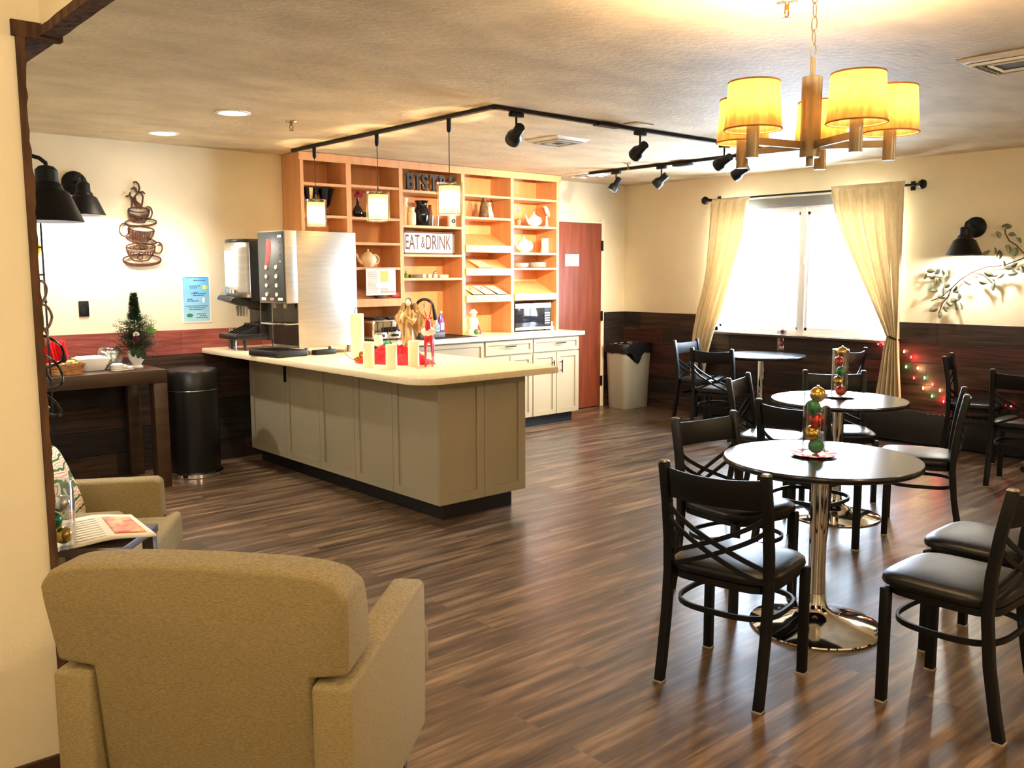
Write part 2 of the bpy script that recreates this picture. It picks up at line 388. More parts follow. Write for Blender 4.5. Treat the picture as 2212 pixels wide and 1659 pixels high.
text_mesh('PLEASE KEEP', .036, .0004, frame_M((c.x, YB - .0482, c.z + .022), (1, 0, 0), (0, 0, 1)), M['ink'], 'notice_text', sg, .62, world=True)
text_mesh('DOOR LOCKED', .036, .0004, frame_M((c.x, YB - .0482, c.z - .018), (1, 0, 0), (0, 0, 1)), M['ink'], 'notice_text', sg, .62, world=True)

# window
wf = MB()
fx0, fx1 = XW + .03, XW + .10
for a in ((WY0, WY0 + .05, WZ0, WZ1 - .1), (WY1 - .05, WY1, WZ0, WZ1 - .1), (WY0, WY1, WZ0, WZ0 + .045), (WY0, WY1, WZ1 - .15, WZ1 - .1)): wf.box(fx0, a[0], a[2], fx1, a[1], a[3])
YM = 4.88
wf.box(fx0 - .005, YM - .035, WZ0, fx1, YM + .035, WZ1 - .1)
for (a, b, dx) in ((WY0 + .05, YM - .035, -.006), (YM + .035, WY1 - .05, .03)):
    for q in ((a, a + .03, WZ0 + .045, WZ1 - .15), (b - .03, b, WZ0 + .045, WZ1 - .15), (a, b, WZ0 + .045, WZ0 + .075), (a, b, WZ1 - .18, WZ1 - .15)): wf.box(fx0 + .012 + dx * .3, q[0], q[2], fx0 + .045, q[1], q[3])
win = wf.build('window_1', M['vinyl'], bevel=.002); win['kind'] = 'structure'
MB().box(XW + .064, WY0 + .05, WZ0 + .045, XW + .068, WY1 - .05, WZ1 - .15).build('glass_pane', M['pane'], win)
MB().box(fx0 - .012, YM - .02, 1.62, fx0 - .004, YM + .02, 1.70).build('latch', M['vinyl'], win)
M['blind'] = mat('blind_cassette', (128, 130, 134), .5)
tag(MB().box(XW + .0, WY0 + .02, WZ1 - .10, XW + .07, WY1 - .02, WZ1 - .002).build('blind_cassette', M['blind'], bevel=.004), 'grey blind cassette rolled up across the top of the window', 'blind')
# frosty window cling, right bottom corner
M['cling'] = mat('window_cling', (150, 176, 214), .5)
mb = MB()
for i in range(26):
    p = AT(1880 + random.uniform(-24, 26), 0, X=XW + .058); yy = 690 + random.uniform(-22, 26)
    p = AT(1860 + random.uniform(0, 52), yy, X=XW + .058); s = random.uniform(.006, .016)
    mb.prism([(s * math.cos(k * PI / 3) * (1.3 if k % 2 else .6), s * math.sin(k * PI / 3)) for k in range(6)], 0, .0008, frame_M(p, (0, -1, 0), (0, 0, 1)))
o = mb.build('window_cling', M['cling']); tag(o, 'pale blue leafy cling in the lower right corner of window', 'decal')

# ================================================================ curtains and rod
rx = XW - .09
tz = AT(1700, 420, X=rx).z
rod = thing('curtain_rod', 'dark curtain rod with round finials above the window', 'curtain rod', (XW, 4.85, tz))
ya, yb = AT(1975, 405, X=rx).y, AT(1535, 437, X=rx).y
MB().cyl((rx, ya, tz), (rx, yb, tz), .011, 14).build('pole', M['bronze'], rod, world=True)
for y, s in ((ya, -1), (yb, 1)):
    MB().lathe([(0, 0), (.016, 0), (.016, .02), (.012, .03), (.034, .05), (.044, .075), (.034, .1), (0, .11)], 20, (rx, y - .005 * s, tz), rotx(PI / 2 * (1 if s < 0 else -1))).build('finial', M['bronze'], rod, world=True)
for y in (ya + .05, yb - .05):
    MB().bar((XW - .002, y, tz), (rx, y, tz), .016, .016).box(XW - .008, y - .02, tz - .04, XW - .0005, y + .02, tz + .04).build('bracket', M['bronze'], rod, world=True)
def curtain(name, label, edges, folds, amp, tie=None):
    """edges: rows of (pixel y, left px, right px) on the curtain plane"""
    rows = []
    for (py, l, r) in edges:
        a = AT(l, py, X=rx); b = AT(r, py, X=rx); rows.append(((a.z + b.z) / 2, a.y, b.y))
    def fn(u, v):
        t = v * (len(rows) - 1); i = min(int(t), len(rows) - 2); k = t - i
        z = rows[i][0] * (1 - k) + rows[i + 1][0] * k; a = rows[i][1] * (1 - k) + rows[i + 1][1] * k; b = rows[i][2] * (1 - k) + rows[i + 1][2] * k
        wd = abs(a - b); am = amp * (1 + .6 * v)
        x = rx + am * math.sin(u * folds * 2 * PI + .8 * math.sin(3 * u + 2 * v)) + .35 * am * math.sin(u * folds * 5.3 * PI + 3 * v)
        x -= .022 + am * .5
        if v < .015: x = rx - .014
        return Vector((min(x, XW - .012), a + (b - a) * u + .003 * math.sin(u * folds * 4 * PI), z))
    th = thing(name, label, 'curtain', (rx, rows[0][1], rows[0][0]), group='linen curtains of the window')
    MB().sheet(fn, 90, 70).build('curtain_panel', M['curtain'], th, world=True, angle=80, solid=.003)
    return th
tzp = 437
curtain('curtain', 'cream linen curtain on the left side of the window', [(428, 1540, 1622), (470, 1537, 1616), (520, 1533, 1610), (570, 1528, 1594), (620, 1520, 1580), (670, 1508, 1564), (720, 1500, 1546), (770, 1497, 1532), (812, 1495, 1524)], 5, .018)
cr_ = curtain('curtain', 'cream linen curtain on the right side of the window, gathered by a tieback', [(397, 1797, 1957), (450, 1806, 1956), (500, 1820, 1954), (560, 1844, 1952), (620, 1870, 1950), (680, 1898, 1948), (728, 1921, 1945), (760, 1912, 1946), (810, 1903, 1949), (860, 1893, 1952), (880, 1892, 1953)], 6, .02)
tp = AT(1931, 729, X=rx - .02)
MB().tube([tp + Vector((.05 * math.cos(a), .052 * math.sin(a), .02 * math.sin(a))) for a in [2 * PI * i / 20 for i in range(20)]], .009, 8, True).build('tieback', M['bronze'], cr_, world=True)
# ================================================================ string lights
lp = [(1891, 735, 'g'), (1897, 745, 'r'), (1908, 745, 'r'), (1918, 735, 'g'), (1953, 762, 'w'), (1968, 774, 'r'), (1957, 795, 'g'), (1982, 798, 'w'), (1974, 819, 'r'), (1997, 819, 'g'), (2014, 833, 'r'), (1994, 841, 'w'), (2030, 846, 'w'), (2013, 858, 'g'), (2038, 870, 'r'), (2207, 839, 'r'), (2184, 879, 'r')]  # last red entry is a reflection of a light, set as a glowing bulb
sl = thing('string_lights', 'string of red, green and white lights hung on the wainscot right of the window', 'string lights', AT(1953, 762, X=XW - .04))
pts = [AT(x, y, X=XW - .04) for x, y, c in lp]
LM = {'g': emis('green_bulb', (60, 255, 120), 14), 'r': emis('red_bulb', (255, 30, 40), 16), 'w': emis('warm_bulb', (255, 190, 120), 20)}
wp = []
for i in range(len(pts) - 1):
    for k in range(8):
        t = k / 8; q = pts[i].lerp(pts[i + 1], t); q = q + Vector((0.006 * math.sin(k), 0, -.05 * math.sin(PI * t) * min(1, (pts[i + 1] - pts[i]).length / .2))); q.z = max(q.z, .33); wp.append(q)
wp.append(pts[-1])
wire = MB().tube(wp, .0022, 5).build('wire', mat('green_wire', (20, 40, 24), .6), sl, world=True)
for (x, y, c), p in zip(lp, pts):
    MB().lathe([(.004, 0), (.006, .006), (.005, .018), (0, .026)], 8, p).build('bulb', LM[c], sl, world=True, label={'g': 'green bulb', 'r': 'red bulb', 'w': 'warm white bulb'}[c])
for x, y, c in ((1903, 742, 'r'), (1968, 774, 'r'), (1982, 798, 'w'), (2000, 835, 'w'), (2034, 862, 'r')):
    light('POINT', AT(x, y, X=XW - .07), .35, {'r': (1, .1, .08), 'w': (1, .6, .3)}[c], shadow_soft_size=.02)
# baseboard heater
hm = mat('heater_enamel', (26, 22, 20), .45)
ht = thing('baseboard_heater', 'long dark baseboard heater on the floor under the window wall', 'heater', (XW - .1, 3.4, 0))
MB().box(XW - .17, .8, .03, XW - .03, 5.95, .30).build('heater_cover', hm, ht, bevel=.008, world=True)
mb = MB()
for i in range(100): y = 1.0 + i * .048; mb.box(XW - .165, y, .285, XW - .06, y + .02, .306)
mb.build('grille', mat('heater_grille', (60, 54, 50), .4, metal=.4), ht, world=True)
# ================================================================ wall sconces (gooseneck barn lamps)
def sconce(label, wallpt, nrm, power, reach=.21, rad=.14, drop=.16, plate=True):
    n = Vector(nrm); p = Vector(wallpt); t = thing('wall_sconce', label, 'wall lamp', p, group='black gooseneck barn sconces')
    Mx = frame_M(p, (0, 0, 1), n.cross(Vector((0, 0, 1)))) if 0 else Matrix.Translation(p) @ n.to_track_quat('Z', 'Y').to_matrix().to_4x4()
    MB().lathe([(0, 0), (.088, 0), (.088, .012), (.072, .022), (.02, .03), (0, .03)], 28, (0, 0, 0)).build('wall_plate', M['black'], t).matrix_local = n.to_track_quat('Z', 'Y').to_matrix().to_4x4()
    pts = [Vector((0, 0, 0)) + n * .02, n * .08 + Vector((0, 0, .015))]
    for i in range(9): a = PI * i / 8; pts.append(n * (.09 + (reach - .09) * (1 - math.cos(a)) / 2) + Vector((0, 0, .01 + .05 * math.sin(a) * min(1, reach / .3))))
    e = n * reach + Vector((0, 0, .0)); pts.append(e)
    MB().tube(pts, .009, 10).build('gooseneck_arm', M['black'], t)
    tz_ = e.z
    prof = [(.012, 0), (.03, -.004), (.045, -.02), (.047, -.07), (.06, -.085), (.063, -.10), (rad * .62, -.115), (rad, -.235), (rad + .003, -.238), (rad - .001, -.241), (rad * .62 - .005, -.121), (.05, -.108), (.0, -.104)]
    MB().lathe([(r, z) for r, z in prof], 36, e).build('shade', M['black'], t)
    MB().ball(e + Vector((0, 0, -.165)), .032, 14).build('bulb', M['bulb'], t)
    light('POINT', p + e + Vector((0, 0, -.215)), power, (1, .95, .86), shadow_soft_size=.03)
    return t
sconce('black gooseneck sconce on the cream back wall left of the coffee cup wall art', AT(160, 396, Y=YB), (0, -1, 0), 18)
sconce('black gooseneck sconce on the window wall above the metal branch', AT(2108, 491, X=XW), (-1, 0, 0), 11)
p = AT(100, 375, D=4.0)
sconce('large looking black gooseneck sconce nearest the camera, just behind the wood trimmed wall end', (.4, p.y, p.z + .035), (1, 0, 0), 14, reach=p.x - .4)
# metal branch
M['leafA'] = mat('patina_leaf', (150, 160, 138), .4, metal=.5, c2=(96, 92, 66), scale=14)
M['stemm'] = mat('stem_metal', (88, 74, 56), .4, metal=.7)
br = thing('metal_branch', 'metal leafy branch decoration on the wall right of the window', 'wall decoration', AT(2110, 585, X=XW - .03))
px = XW - .04
def P(x, y, dx=0): return AT(x, y, X=px - dx)
for path in ([(2250, 540), (2205, 560), (2170, 573), (2130, 577), (2100, 588), (2075, 604), (2056, 622), (2047, 642), (2036, 655), (2028, 676)], [(2212, 548), (2196, 530), (2180, 520), (2172, 505), (2170, 485)], [(2056, 622), (2035, 640), (2012, 650)], [(2047, 600), (2020, 598), (2000, 598)], [(2100, 588), (2125, 595), (2145, 612)]):
    MB().tube([P(x, y) for x, y in path], .005, 6).build('stem', M['stemm'], br, world=True)
LF = [(1565,655),(1605,620),(1615,660),(1645,625),(1695,630),(1730,630),(1685,655),(1635,695),(1600,720),(1665,690),(1705,720),(1625,750),(1690,755),(1760,735),(1765,755),(1675,790),(1785,790),(1755,815),(1725,835),(1800,850),(1765,850),(1620,875),(1660,905),(1700,870),(1840,695),(1945,695),(1925,685),(2000,690),(2015,725),(1980,640),(2030,650),(2060,655),(2080,580),(2110,600),(2145,580),(2140,640),(2180,600),(2100,330),(2045,385),(2135,385),(2175,420),(2105,478),(2155,495),(2050,515),(2020,490),(1960,500),(2200,610)]
mb = MB()
for i, (x, y) in enumerate(LF):
    c = P(x / 3.022 + 1480, y / 3.022 + 380, random.uniform(0, .05)); a = random.uniform(0, 2 * PI); tilt = random.uniform(-.6, .6); L_ = random.uniform(.032, .042); W_ = L_ * .62
    Mx = Matrix.Translation(c) @ rotz(random.uniform(-.5, .5)) @ rotx(a) @ rotz(tilt)
    n_ = 8; vs = []; fs = []
    for k in range(n_ + 1):
        t = k / n_; w_ = W_ * math.sin(PI * t) ** .7 * (1 - .25 * t); z_ = (t - .5) * 2 * L_; cup = .012 * math.sin(PI * t)
        vs += [Mx @ Vector((cup, -w_, z_)), Mx @ Vector((0, 0, z_)), Mx @ Vector((cup, w_, z_))]
    for k in range(n_): fs += [(3 * k, 3 * k + 1, 3 * k + 4, 3 * k + 3), (3 * k + 1, 3 * k + 2, 3 * k + 5, 3 * k + 4)]
    mb.add(vs, fs)
mb.build('leaves', M['leafA'], br, world=True, solid=.0015)
# ================================================================ coffee cup art on the back wall
art = thing('coffee_cup_wall_art', 'brown metal wall art of three stacked coffee cups with steam', 'wall decoration', AT(303, 490, Y=YB - .02))
M['artm'] = mat('rust_brown_metal', (70, 36, 22), .5, metal=.2)
def A(x, y): return AT(x / 3.95, 300 + y / 3.95, Y=YB - .014)
def ell(cx, cy, rx_, ry, rot=0, a0=0, a1=360, n=26):
    o = []
    for i in range(n + 1):
        a = math.radians(a0 + (a1 - a0) * i / n); x = rx_ * math.cos(a); y = ry * math.sin(a); r_ = math.radians(rot)
        o.append((cx + x * math.cos(r_) - y * math.sin(r_), cy + x * math.sin(r_) + y * math.cos(r_)))
    return o
def stroke(mb, pts, w=9, closed=False): mb.ribbon([A(*p) for p in pts], .0082 * w / 9, .008 , up=(0, 1, 0), closed=closed)
def cup(mb, cx, cy, rx_, ry, h, bw, rot):
    stroke(mb, ell(cx, cy, rx_, ry, rot), 11)
    r_ = math.radians(rot)
    def q(x, y): return (cx + x * math.cos(r_) - y * math.sin(r_), cy + x * math.sin(r_) + y * math.cos(r_))
    stroke(mb, [q(-rx_ + (rx_ - bw) * (t ** 2), h * t) for t in [i / 10 for i in range(11)]], 12)
    stroke(mb, [q(rx_ - (rx_ - bw) * (t ** 2), h * t) for t in [i / 10 for i in range(11)]], 12)
    stroke(mb, [q(-bw, h), q(0, h + 6), q(bw, h)], 12)
    return q
mb = MB(); q = cup(mb, 1185, 605, 88, 20, 105, 50, 2)
for k in range(-3, 4): stroke(mb, [q(k * 20, 50), q(k * 13, 100)], 7)
stroke(mb, [q(-80, 38), q(0, 58), q(80, 38)], 14); stroke(mb, ell(1262, 630, 36, 52, 0, -110, 110), 9)
stroke(mb, ell(1200, 712, 135, 30, -2), 10); stroke(mb, ell(1200, 718, 135, 30, -2, 10, 170), 10)
mb.build('cup_outline', M['artm'], art, world=True)
mb = MB(); q = cup(mb, 1205, 770, 110, 22, 100, 62, 6)
for k in range(-4, 5): stroke(mb, [q(k * 21, 24), q(k * 15, 98)], 8)
stroke(mb, ell(1060, 775, 42, 56, 0), 9); stroke(mb, ell(1205, 865, 130, 28, 10), 11)
mb.build('cup_outline', M['artm'], art, world=True)
mb = MB(); q = cup(mb, 1200, 918, 122, 26, 120, 60, 0); stroke(mb, ell(1200, 925, 62, 17, 0), 9); stroke(mb, ell(1215, 922, 20, 9, 0), 7)
stroke(mb, ell(1348, 930, 36, 48, 0, -130, 140), 10)
for k in range(9):
    a = -95 + k * 24; stroke(mb, ell(1200 + a, 965 + 14 * (k % 2) + (10 if abs(a) < 70 else 0), 13, 10, 0, 20 * k, 20 * k + 280, 8), 7)
stroke(mb, ell(1195, 1010, 22, 20, 0), 9); stroke(mb, ell(1212, 1030, 162, 42, 0), 12); stroke(mb, ell(1212, 1040, 160, 44, 0, 5, 175), 12)
mb.build('cup_outline', M['artm'], art, world=True)
mb = MB()
for p in ([(1140, 370), (1160, 365), (1180, 385), (1190, 420), (1180, 460), (1150, 490), (1160, 530), (1195, 560), (1200, 600)], [(1125, 425), (1145, 412), (1160, 425), (1165, 450), (1200, 455), (1220, 490), (1215, 540), (1205, 590)], [(1075, 492), (1100, 480), (1120, 495), (1130, 530), (1125, 580)], [(1110, 460), (1105, 480)], [(1190, 455), (1215, 450), (1235, 468)], [(1130, 500), (1150, 540), (1185, 590)], [(1150, 490), (1140, 520), (1160, 560), (1170, 595)]): stroke(mb, p, 13)
for x, y in ((1140, 370), (1122, 425), (1075, 492), (1110, 455), (1235, 468)): mb.ball(A(x, y), .0048, 8)
mb.build('steam', M['artm'], art, world=True)
# outlet, poster
sw = thing('wall_outlet', 'black outlet plate on the cream back wall', 'outlet', AT(181, 667, Y=YB))
c = AT(181, 667, Y=YB); MB().box(c.x - .036, YB - .007, c.z - .058, c.x + .036, YB - .0002, c.z + .058).build('plate', M['blk_plastic'], sw, bevel=.002, world=True)
for dz in (-.022, .022): MB().pad(.014, .016, [(1, 0), (1, .002)], ex=5, seg=20).build('socket', M['dark'], sw).matrix_local = Matrix.Translation((0, -.0072, dz)) @ rotx(PI / 2)
MB().cyl((c.x, YB - .0085, c.z), (c.x, YB - .0068, c.z), .003, 8).build('screw', M['silver'], sw, world=True)
c = AT(424, 646, Y=YB); po = thing('beverage_poster', 'laminated blue poster with a yellow cup picture on the back wall', 'poster', c)
M['blue'] = mat('poster_blue', (86, 168, 214), .3)
def grad(m, ca, cb, axis, a, b):
    n = m.node_tree.nodes; L = m.node_tree.links; tc = n.new('ShaderNodeTexCoord'); sp = n.new('ShaderNodeSeparateXYZ'); mr = n.new('ShaderNodeMapRange'); cr = n.new('ShaderNodeValToRGB')
    L.new(tc.outputs['Object'], sp.inputs[0]); L.new(sp.outputs[axis], mr.inputs[0]); mr.inputs[1].default_value = a; mr.inputs[2].default_value = b; L.new(mr.outputs[0], cr.inputs[0])
    cr.color_ramp.elements[0].color = lin(ca); cr.color_ramp.elements[1].color = lin(cb); L.new(cr.outputs[0], n['Principled BSDF'].inputs['Base Color'])
grad(M['blue'], (170, 212, 226), (70, 158, 212), 2, -.19, .19)
MB().box(-.12, -.003, -.19, .12, -.0005, .19).build('laminate_sheet', M['paper'], po)
MB().box(-.108, -.004, -.178, .108, -.0031, .178).build('printed_area', M['blue'], po)
M['inkb'] = mat('navy_ink', (34, 62, 96), .6); M['yel'] = mat('yellow_print', (246, 208, 60), .5); M['grn'] = mat('green_print', (50, 130, 90), .5)
mb = MB()
for z, w_, cx_ in ((.172, .17, 0), (.15, .10, .03), (.105, .09, -.01), (.09, .06, -.02), (.055, .04, 0), (.045, .12, .02), (.03, .09, .02), (0, .05, -.05), (-.015, .09, -.03), (-.055, .19, 0), (-.07, .14, 0), (-.085, .12, 0), (-.12, .08, .04), (-.135, .05, .05), (-.15, .09, .04)):
    x = -w_ / 2
    while x < w_ / 2 - .006:
        l = random.uniform(.008, .022); mb.box(cx_ + x, -.0048, z - .0028, min(cx_ + x + l, cx_ + w_ / 2), -.0041, z + .0028); x += l + .004
mb.build('poster_text', M['inkb'], po)
MB().box(.055, -.0048, .075, .082, -.0041, .112).ribbon([(.082, -.0045, .105), (.095, -.0045, .103), (.095, -.0045, .085), (.082, -.0045, .082)], .004, .0007, up=(0, 1, 0)).build('cup_picture', M['yel'], po)
MB().prism([(-.012, .02), (.012, .02), (.006, -.02), (-.006, -.02)], 0, .0007, Matrix.Translation((.058, -.0041, -.01)) @ rotx(PI / 2)).build('cup_picture', M['paper'], po)
MB().pad(.026, .015, [(1, 0), (1, .0007)], ex=2).build('logo', M['grn'], po).matrix_local = Matrix.Translation((-.06, -.0041, -.13)) @ rotx(PI / 2)
ORD = ['topmost', 'second from top', 'third from top', 'fourth from top', 'fifth from top', 'sixth from top', 'seventh from top']
# ================================================================ SERVING COUNTER (peninsula)
CX0, CX1, CY0, CT = 3.25, 3.95, 4.37, .945      # cabinet faces and counter height
pen = thing('counter_cabinets', 'long taupe counter cabinets with framed panels and black toe kick standing out into the room', 'cabinet', (CX0, CY0, 0))
MB().box(CX0 + .006, CY0 + .006, .12, CX1, 6.95, CT - .042).build('body', M['cab'], pen, world=True)
MB().box(CX0 + .08, CY0 + .075, 0, CX1 - .05, 6.95, .12).build('toe_kick', M['kick'], pen, world=True)
def shaker(name, parent, axis, a0, a1, z0, z1, face, sgn, m, st=.055, inset=.011, th=.018, bot=None):
    """framed flat panel on plane x=face ('y') or y=face ('x')"""
    mb = MB()
    def bx(p0, p1, q0, q1, d0, d1):
        f0, f1 = sorted((face + sgn * d0, face + sgn * d1))
        if axis == 'y': mb.box(f0, p0, q0, f1, p1, q1)
        else: mb.box(p0, f0, q0, p1, f1, q1)
    g = .0018; a0 += g; a1 -= g
    bx(a0, a0 + st, z0, z1, 0, th); bx(a1 - st, a1, z0, z1, 0, th); bx(a0 + st, a1 - st, z1 - st, z1, 0, th); bx(a0 + st, a1 - st, z0, z0 + (bot or st), 0, th)
    bx(a0 + st, a1 - st, z0 + (bot or st), z1 - st, 0, th - inset)
    return mb.build(name, m, parent, world=True, bevel=0)
ys = [CY0, 4.86, 5.33, 5.81, 6.33, 6.94]
for a, b in zip(ys[:-1], ys[1:]):
    p = shaker('panel', pen, 'y', a, b, .12, CT - .045, CX0 + .006, -1, M['cab'], st=.06)
shaker('panel', pen, 'x', CX0 - .012, 3.60, .12, CT - .045, CY0 + .006, -1, M['cab'], st=.06)
shaker('panel', pen, 'x', 3.60, CX1, .12, CT - .045, CY0 + .006, -1, M['cab'], st=.06)
h = MB().box(CX0 - .03, 6.30, .72, CX0 - .012, 6.315, .84).build('latch', M['bronze'], pen, world=True)
# worktop, L shaped with rounded outer corner
poly = []
xa, xb, ya_ = 2.945, 4.05, 4.13
rc = .17
poly += [(xa, YB - .024), (xa, ya_ + rc)] + [(xa + rc - rc * math.cos(a), ya_ + rc - rc * math.sin(a)) for a in [PI / 2 * i / 10 for i in range(1, 10)]] + [(xa + rc, ya_)]
rc2 = .03
poly += [(xb - rc2, ya_)] + [(xb - rc2 + rc2 * math.sin(a), ya_ + rc2 - rc2 * math.cos(a)) for a in [PI / 2 * i / 5 for i in range(1, 5)]] + [(xb, ya_ + rc2), (xb, 6.535), (6.76, 6.535), (6.76, YB - .024)]
ct = MB().prism(poly, CT - .04, CT).build('worktop', M['counter'], bevel=.004)
ct['label'] = 'continuous cream laminate worktop with a rounded corner over both cabinet runs'; ct['category'] = 'worktop'
for (x, y) in ((3.02, 4.22), (3.42, 4.14)):
    pass
# ================================================================ BACK CABINETS
FY = 6.575
bc = thing('back_cabinets', 'off white base cabinets with black bar handles along the back wall under the shelving', 'cabinet', (5.4, FY, 0))
BX1 = 6.70
MB().box(CX1 + .001, FY + .006, .115, BX1, YB - .03, CT - .042).build('body', M['cab'], bc, world=True)
MB().box(CX1 + .001, FY + .07, 0, BX1 - .02, YB - .03, .115).build('toe_kick', M['kick'], bc, world=True)
def handle(par, x, z, vert, L_=.13):
    f = FY - .012
    mb = MB()
    if vert: mb.cyl((x, f - .028, z - L_ / 2), (x, f - .028, z + L_ / 2), .0055, 10)
    else: mb.cyl((x - L_ / 2, f - .028, z), (x + L_ / 2, f - .028, z), .0055, 10)
    for s in (-1, 1):
        q = s * L_ * .33; a = (x, f + .001, z + q) if vert else (x + q, f + .001, z)
        mb.cyl(a, (a[0], f - .03, a[2]), .0045, 8)
    mb.build('handle', M['black'], par, world=True)
z1 = CT - .055
def front(kind, a, b, z0, z1_, hx=None, hz=None, vert=True):
    d = shaker(kind, bc, 'x', a, b, z0, z1_, FY + .006, -1, M['cab'], st=.05 if kind == 'door' else .035)
    if hx: handle(d, hx, hz, vert)
    return d
front('drawer', 6.06, BX1, .76, z1, 6.42, .84, False); front('drawer', 5.44, 6.05, .76, z1, 5.74, .84, False)
front('drawer', 4.42, 5.42, .70, z1)
front('door', 6.38, BX1, .115, .745, 6.435, .60); front('door', 6.055, 6.375, .115, .745, 6.32, .60); front('door', 5.75, 6.045, .115, .745, 5.99, .60)
front('door', 5.44, 5.745, .115, .745, 5.50, .60); front('door', 4.93, 5.42, .115, .69, 4.98, .56); front('door', 4.42, 4.92, .115, .69, 4.87, .56)
# ================================================================ SHELVING
SF = 6.865
sh = thing('shelving_unit', 'wide open maple veneer shelving unit of five bays on the back worktop', 'shelving', (5.2, SF, CT))
SZ0 = CT + .001
MB().box(3.72, YB - .02, SZ0, 6.70, YB - .002, CZ - .004).build('back_panel', M['maple'], sh, world=True)
XS = [(3.715, 3.745), (4.15, 4.20), (4.695, 4.735), (5.405, 5.445), (6.03, 6.068), (6.665, 6.70)]
for i, (a, b) in enumerate(XS): MB().box(a, SF, SZ0, b, YB - .021, CZ - .004).build('upright', M['maple'], sh, world=True)
MB().box(3.70, SF - .012, CZ - .07, 6.72, SF + .01, CZ - .004).build('top_rail', M['maple'], sh, world=True)
SH = [[2.30, 2.035, 1.81, 1.597, 1.318], [2.307, 2.033, 1.815, 1.597], [2.295, 1.98, 1.718, 1.50], [2.295, 2.083], [2.295, 2.018, 1.75, 1.597]]
SLANT = [[], [1.318], [], [1.812, 1.589, 1.33], [1.335]]
for i in range(5):
    x0, x1 = XS[i][1], XS[i + 1][0]
    for z in SH[i]: MB().box(x0, SF + .002, z - .022, x1, YB - .021, z).build('shelf', M['maple'], sh, world=True)
    for z in SLANT[i]:
        zb = z + .125
        mb = MB().hexa([(x0, SF, z - .035), (x0, SF, z - .02), (x0, YB - .021, zb - .018), (x0, YB - .021, zb), (x1, SF, z - .035), (x1, SF, z - .02), (x1, YB - .021, zb - .018), (x1, YB - .021, zb)])
        mb.box(x0, SF - .016, z - .068, x1, SF + .001, z)
        mb.build('slanted_shelf', M['maple'], sh, world=True)
def sx(x, y, Y=7.0): return AT(x, y, Y=Y).x
def onshelf(mbf, name, m, label, cat, x, z, y=7.0, group=None, **kw):
    return single(mbf, name, m, label, cat, (x, y, z + .0008), group, **kw)
M['blkgloss'] = mat('black_glaze', (14, 14, 20), .12); M['flower_red'] = mat('red_petals', (150, 18, 40), .7, var=.2)
M['terra'] = mat('terracotta', (206, 120, 84), .7); M['pink'] = mat('pink_petals', (226, 120, 160), .6); M['leaf'] = mat('green_leaf', (84, 116, 44), .6, var=.2)
M['purple'] = mat('purple_bottle', (120, 72, 170), .25, trans=.3); M['brownfig'] = mat('carved_brown', (112, 80, 46), .6, c2=(52, 34, 22), scale=30)
# bay 1 : fluted black vases behind the pendant
for px_, lb in ((672, 'dark fluted goblet vase on the left of the top left bay'), (704, 'dark fluted goblet vase on the right of the top left bay')):
    onshelf(MB().lathe([(.05, 0), (.05, .006), (.012, .02), (.012, .07), (.04, .1), (.05, .15), (.075, .23), (.07, .23), (.045, .15), (0, .11)], 14), 'goblet_vase', M['blkgloss'], lb, 'vase', sx(px_, 440), 2.035, group='dark vases in the first bay', angle=20)
# bay 2
v = thing('bud_vase', 'round black bud vase holding a dark red flower in the second bay', 'vase', (sx(768, 468), 6.96, 2.034))
MB().lathe([(.025, 0), (.042, .02), (.047, .05), (.035, .08), (.014, .105), (.011, .15), (.014, .16), (.009, .158), (.008, .1), (0, .09)], 24).build('vase_body', M['blkgloss'], v)
mb = MB()
for k in range(26):
    a = random.uniform(0, 2 * PI); e = random.uniform(-.5, 1.4); d = Vector((math.cos(a) * math.cos(e), math.sin(a) * math.cos(e), math.sin(e)))
    c = Vector((.012, 0, .195)) + d * .03; mb.ball(c, .016, 6, (1, .6, .8))
mb.build('flower', M['flower_red'], v)
onshelf(MB().lathe([(.02, 0), (.035, .02), (.04, .05), (.036, .05), (.03, .02), (0, .012)], 16), 'small_bowl', M['brownfig'], 'small brown bowl beside the black bud vase', 'bowl', sx(790, 468), 2.033)
def teapot(x, y, z, s, m, label, spout=-1, group=None, rz=0):
    t = thing('teapot', label, 'teapot', (x, y, z + .0008), rz, group)
    MB().lathe([(r * s, h * s) for r, h in [(.05, 0), (.055, .006), (.085, .04), (.095, .08), (.08, .12), (.05, .145), (.046, .148)]], 30).build('pot_body', m, t)
    MB().lathe([(r * s, h * s) for r, h in [(.048, .147), (.035, .162), (.012, .17), (.008, .178), (.014, .188), (.008, .198), (0, .2)]], 24).build('lid', m, t)
    MB().tube([(spout * .075 * s, 0, .045 * s), (spout * .115 * s, 0, .075 * s), (spout * .13 * s, 0, .115 * s), (spout * .155 * s, 0, .15 * s)], [.022 * s, .016 * s, .011 * s, .009 * s], 12).build('spout', m, t)
    MB().tube([(-spout * (.078 + .065 * math.sin(a)) * s, 0, (.085 + .052 * math.cos(a)) * s) for a in [PI * i / 10 for i in range(11)]], .0085 * s, 10).build('handle', m, t)
    return t
teapot(sx(791, 560), 6.97, 1.597, .82, M['cream'], 'cream teapot with faint leaf relief in the second bay from the left')
f = thing('flyer', 'printed flyer with orange heading taped in front of the second bay', 'flyer', AT(823, 608, Y=SF - .02))
ca, cb = AT(790, 580, Y=SF - .02), AT(855, 637, Y=SF - .02)
M['flimg'] = mat('flyer_picture', (236, 190, 110), .7); M['inkg'] = mat('grey_print', (150, 138, 112), .8); M['inko'] = mat('orange_print', (224, 112, 60), .7)
fm = MB().box(ca.x, SF - .021, cb.z, cb.x, SF - .0195, ca.z).build('sheet', M['paper'], f, world=True)
mb = MB(); z = ca.z - .02
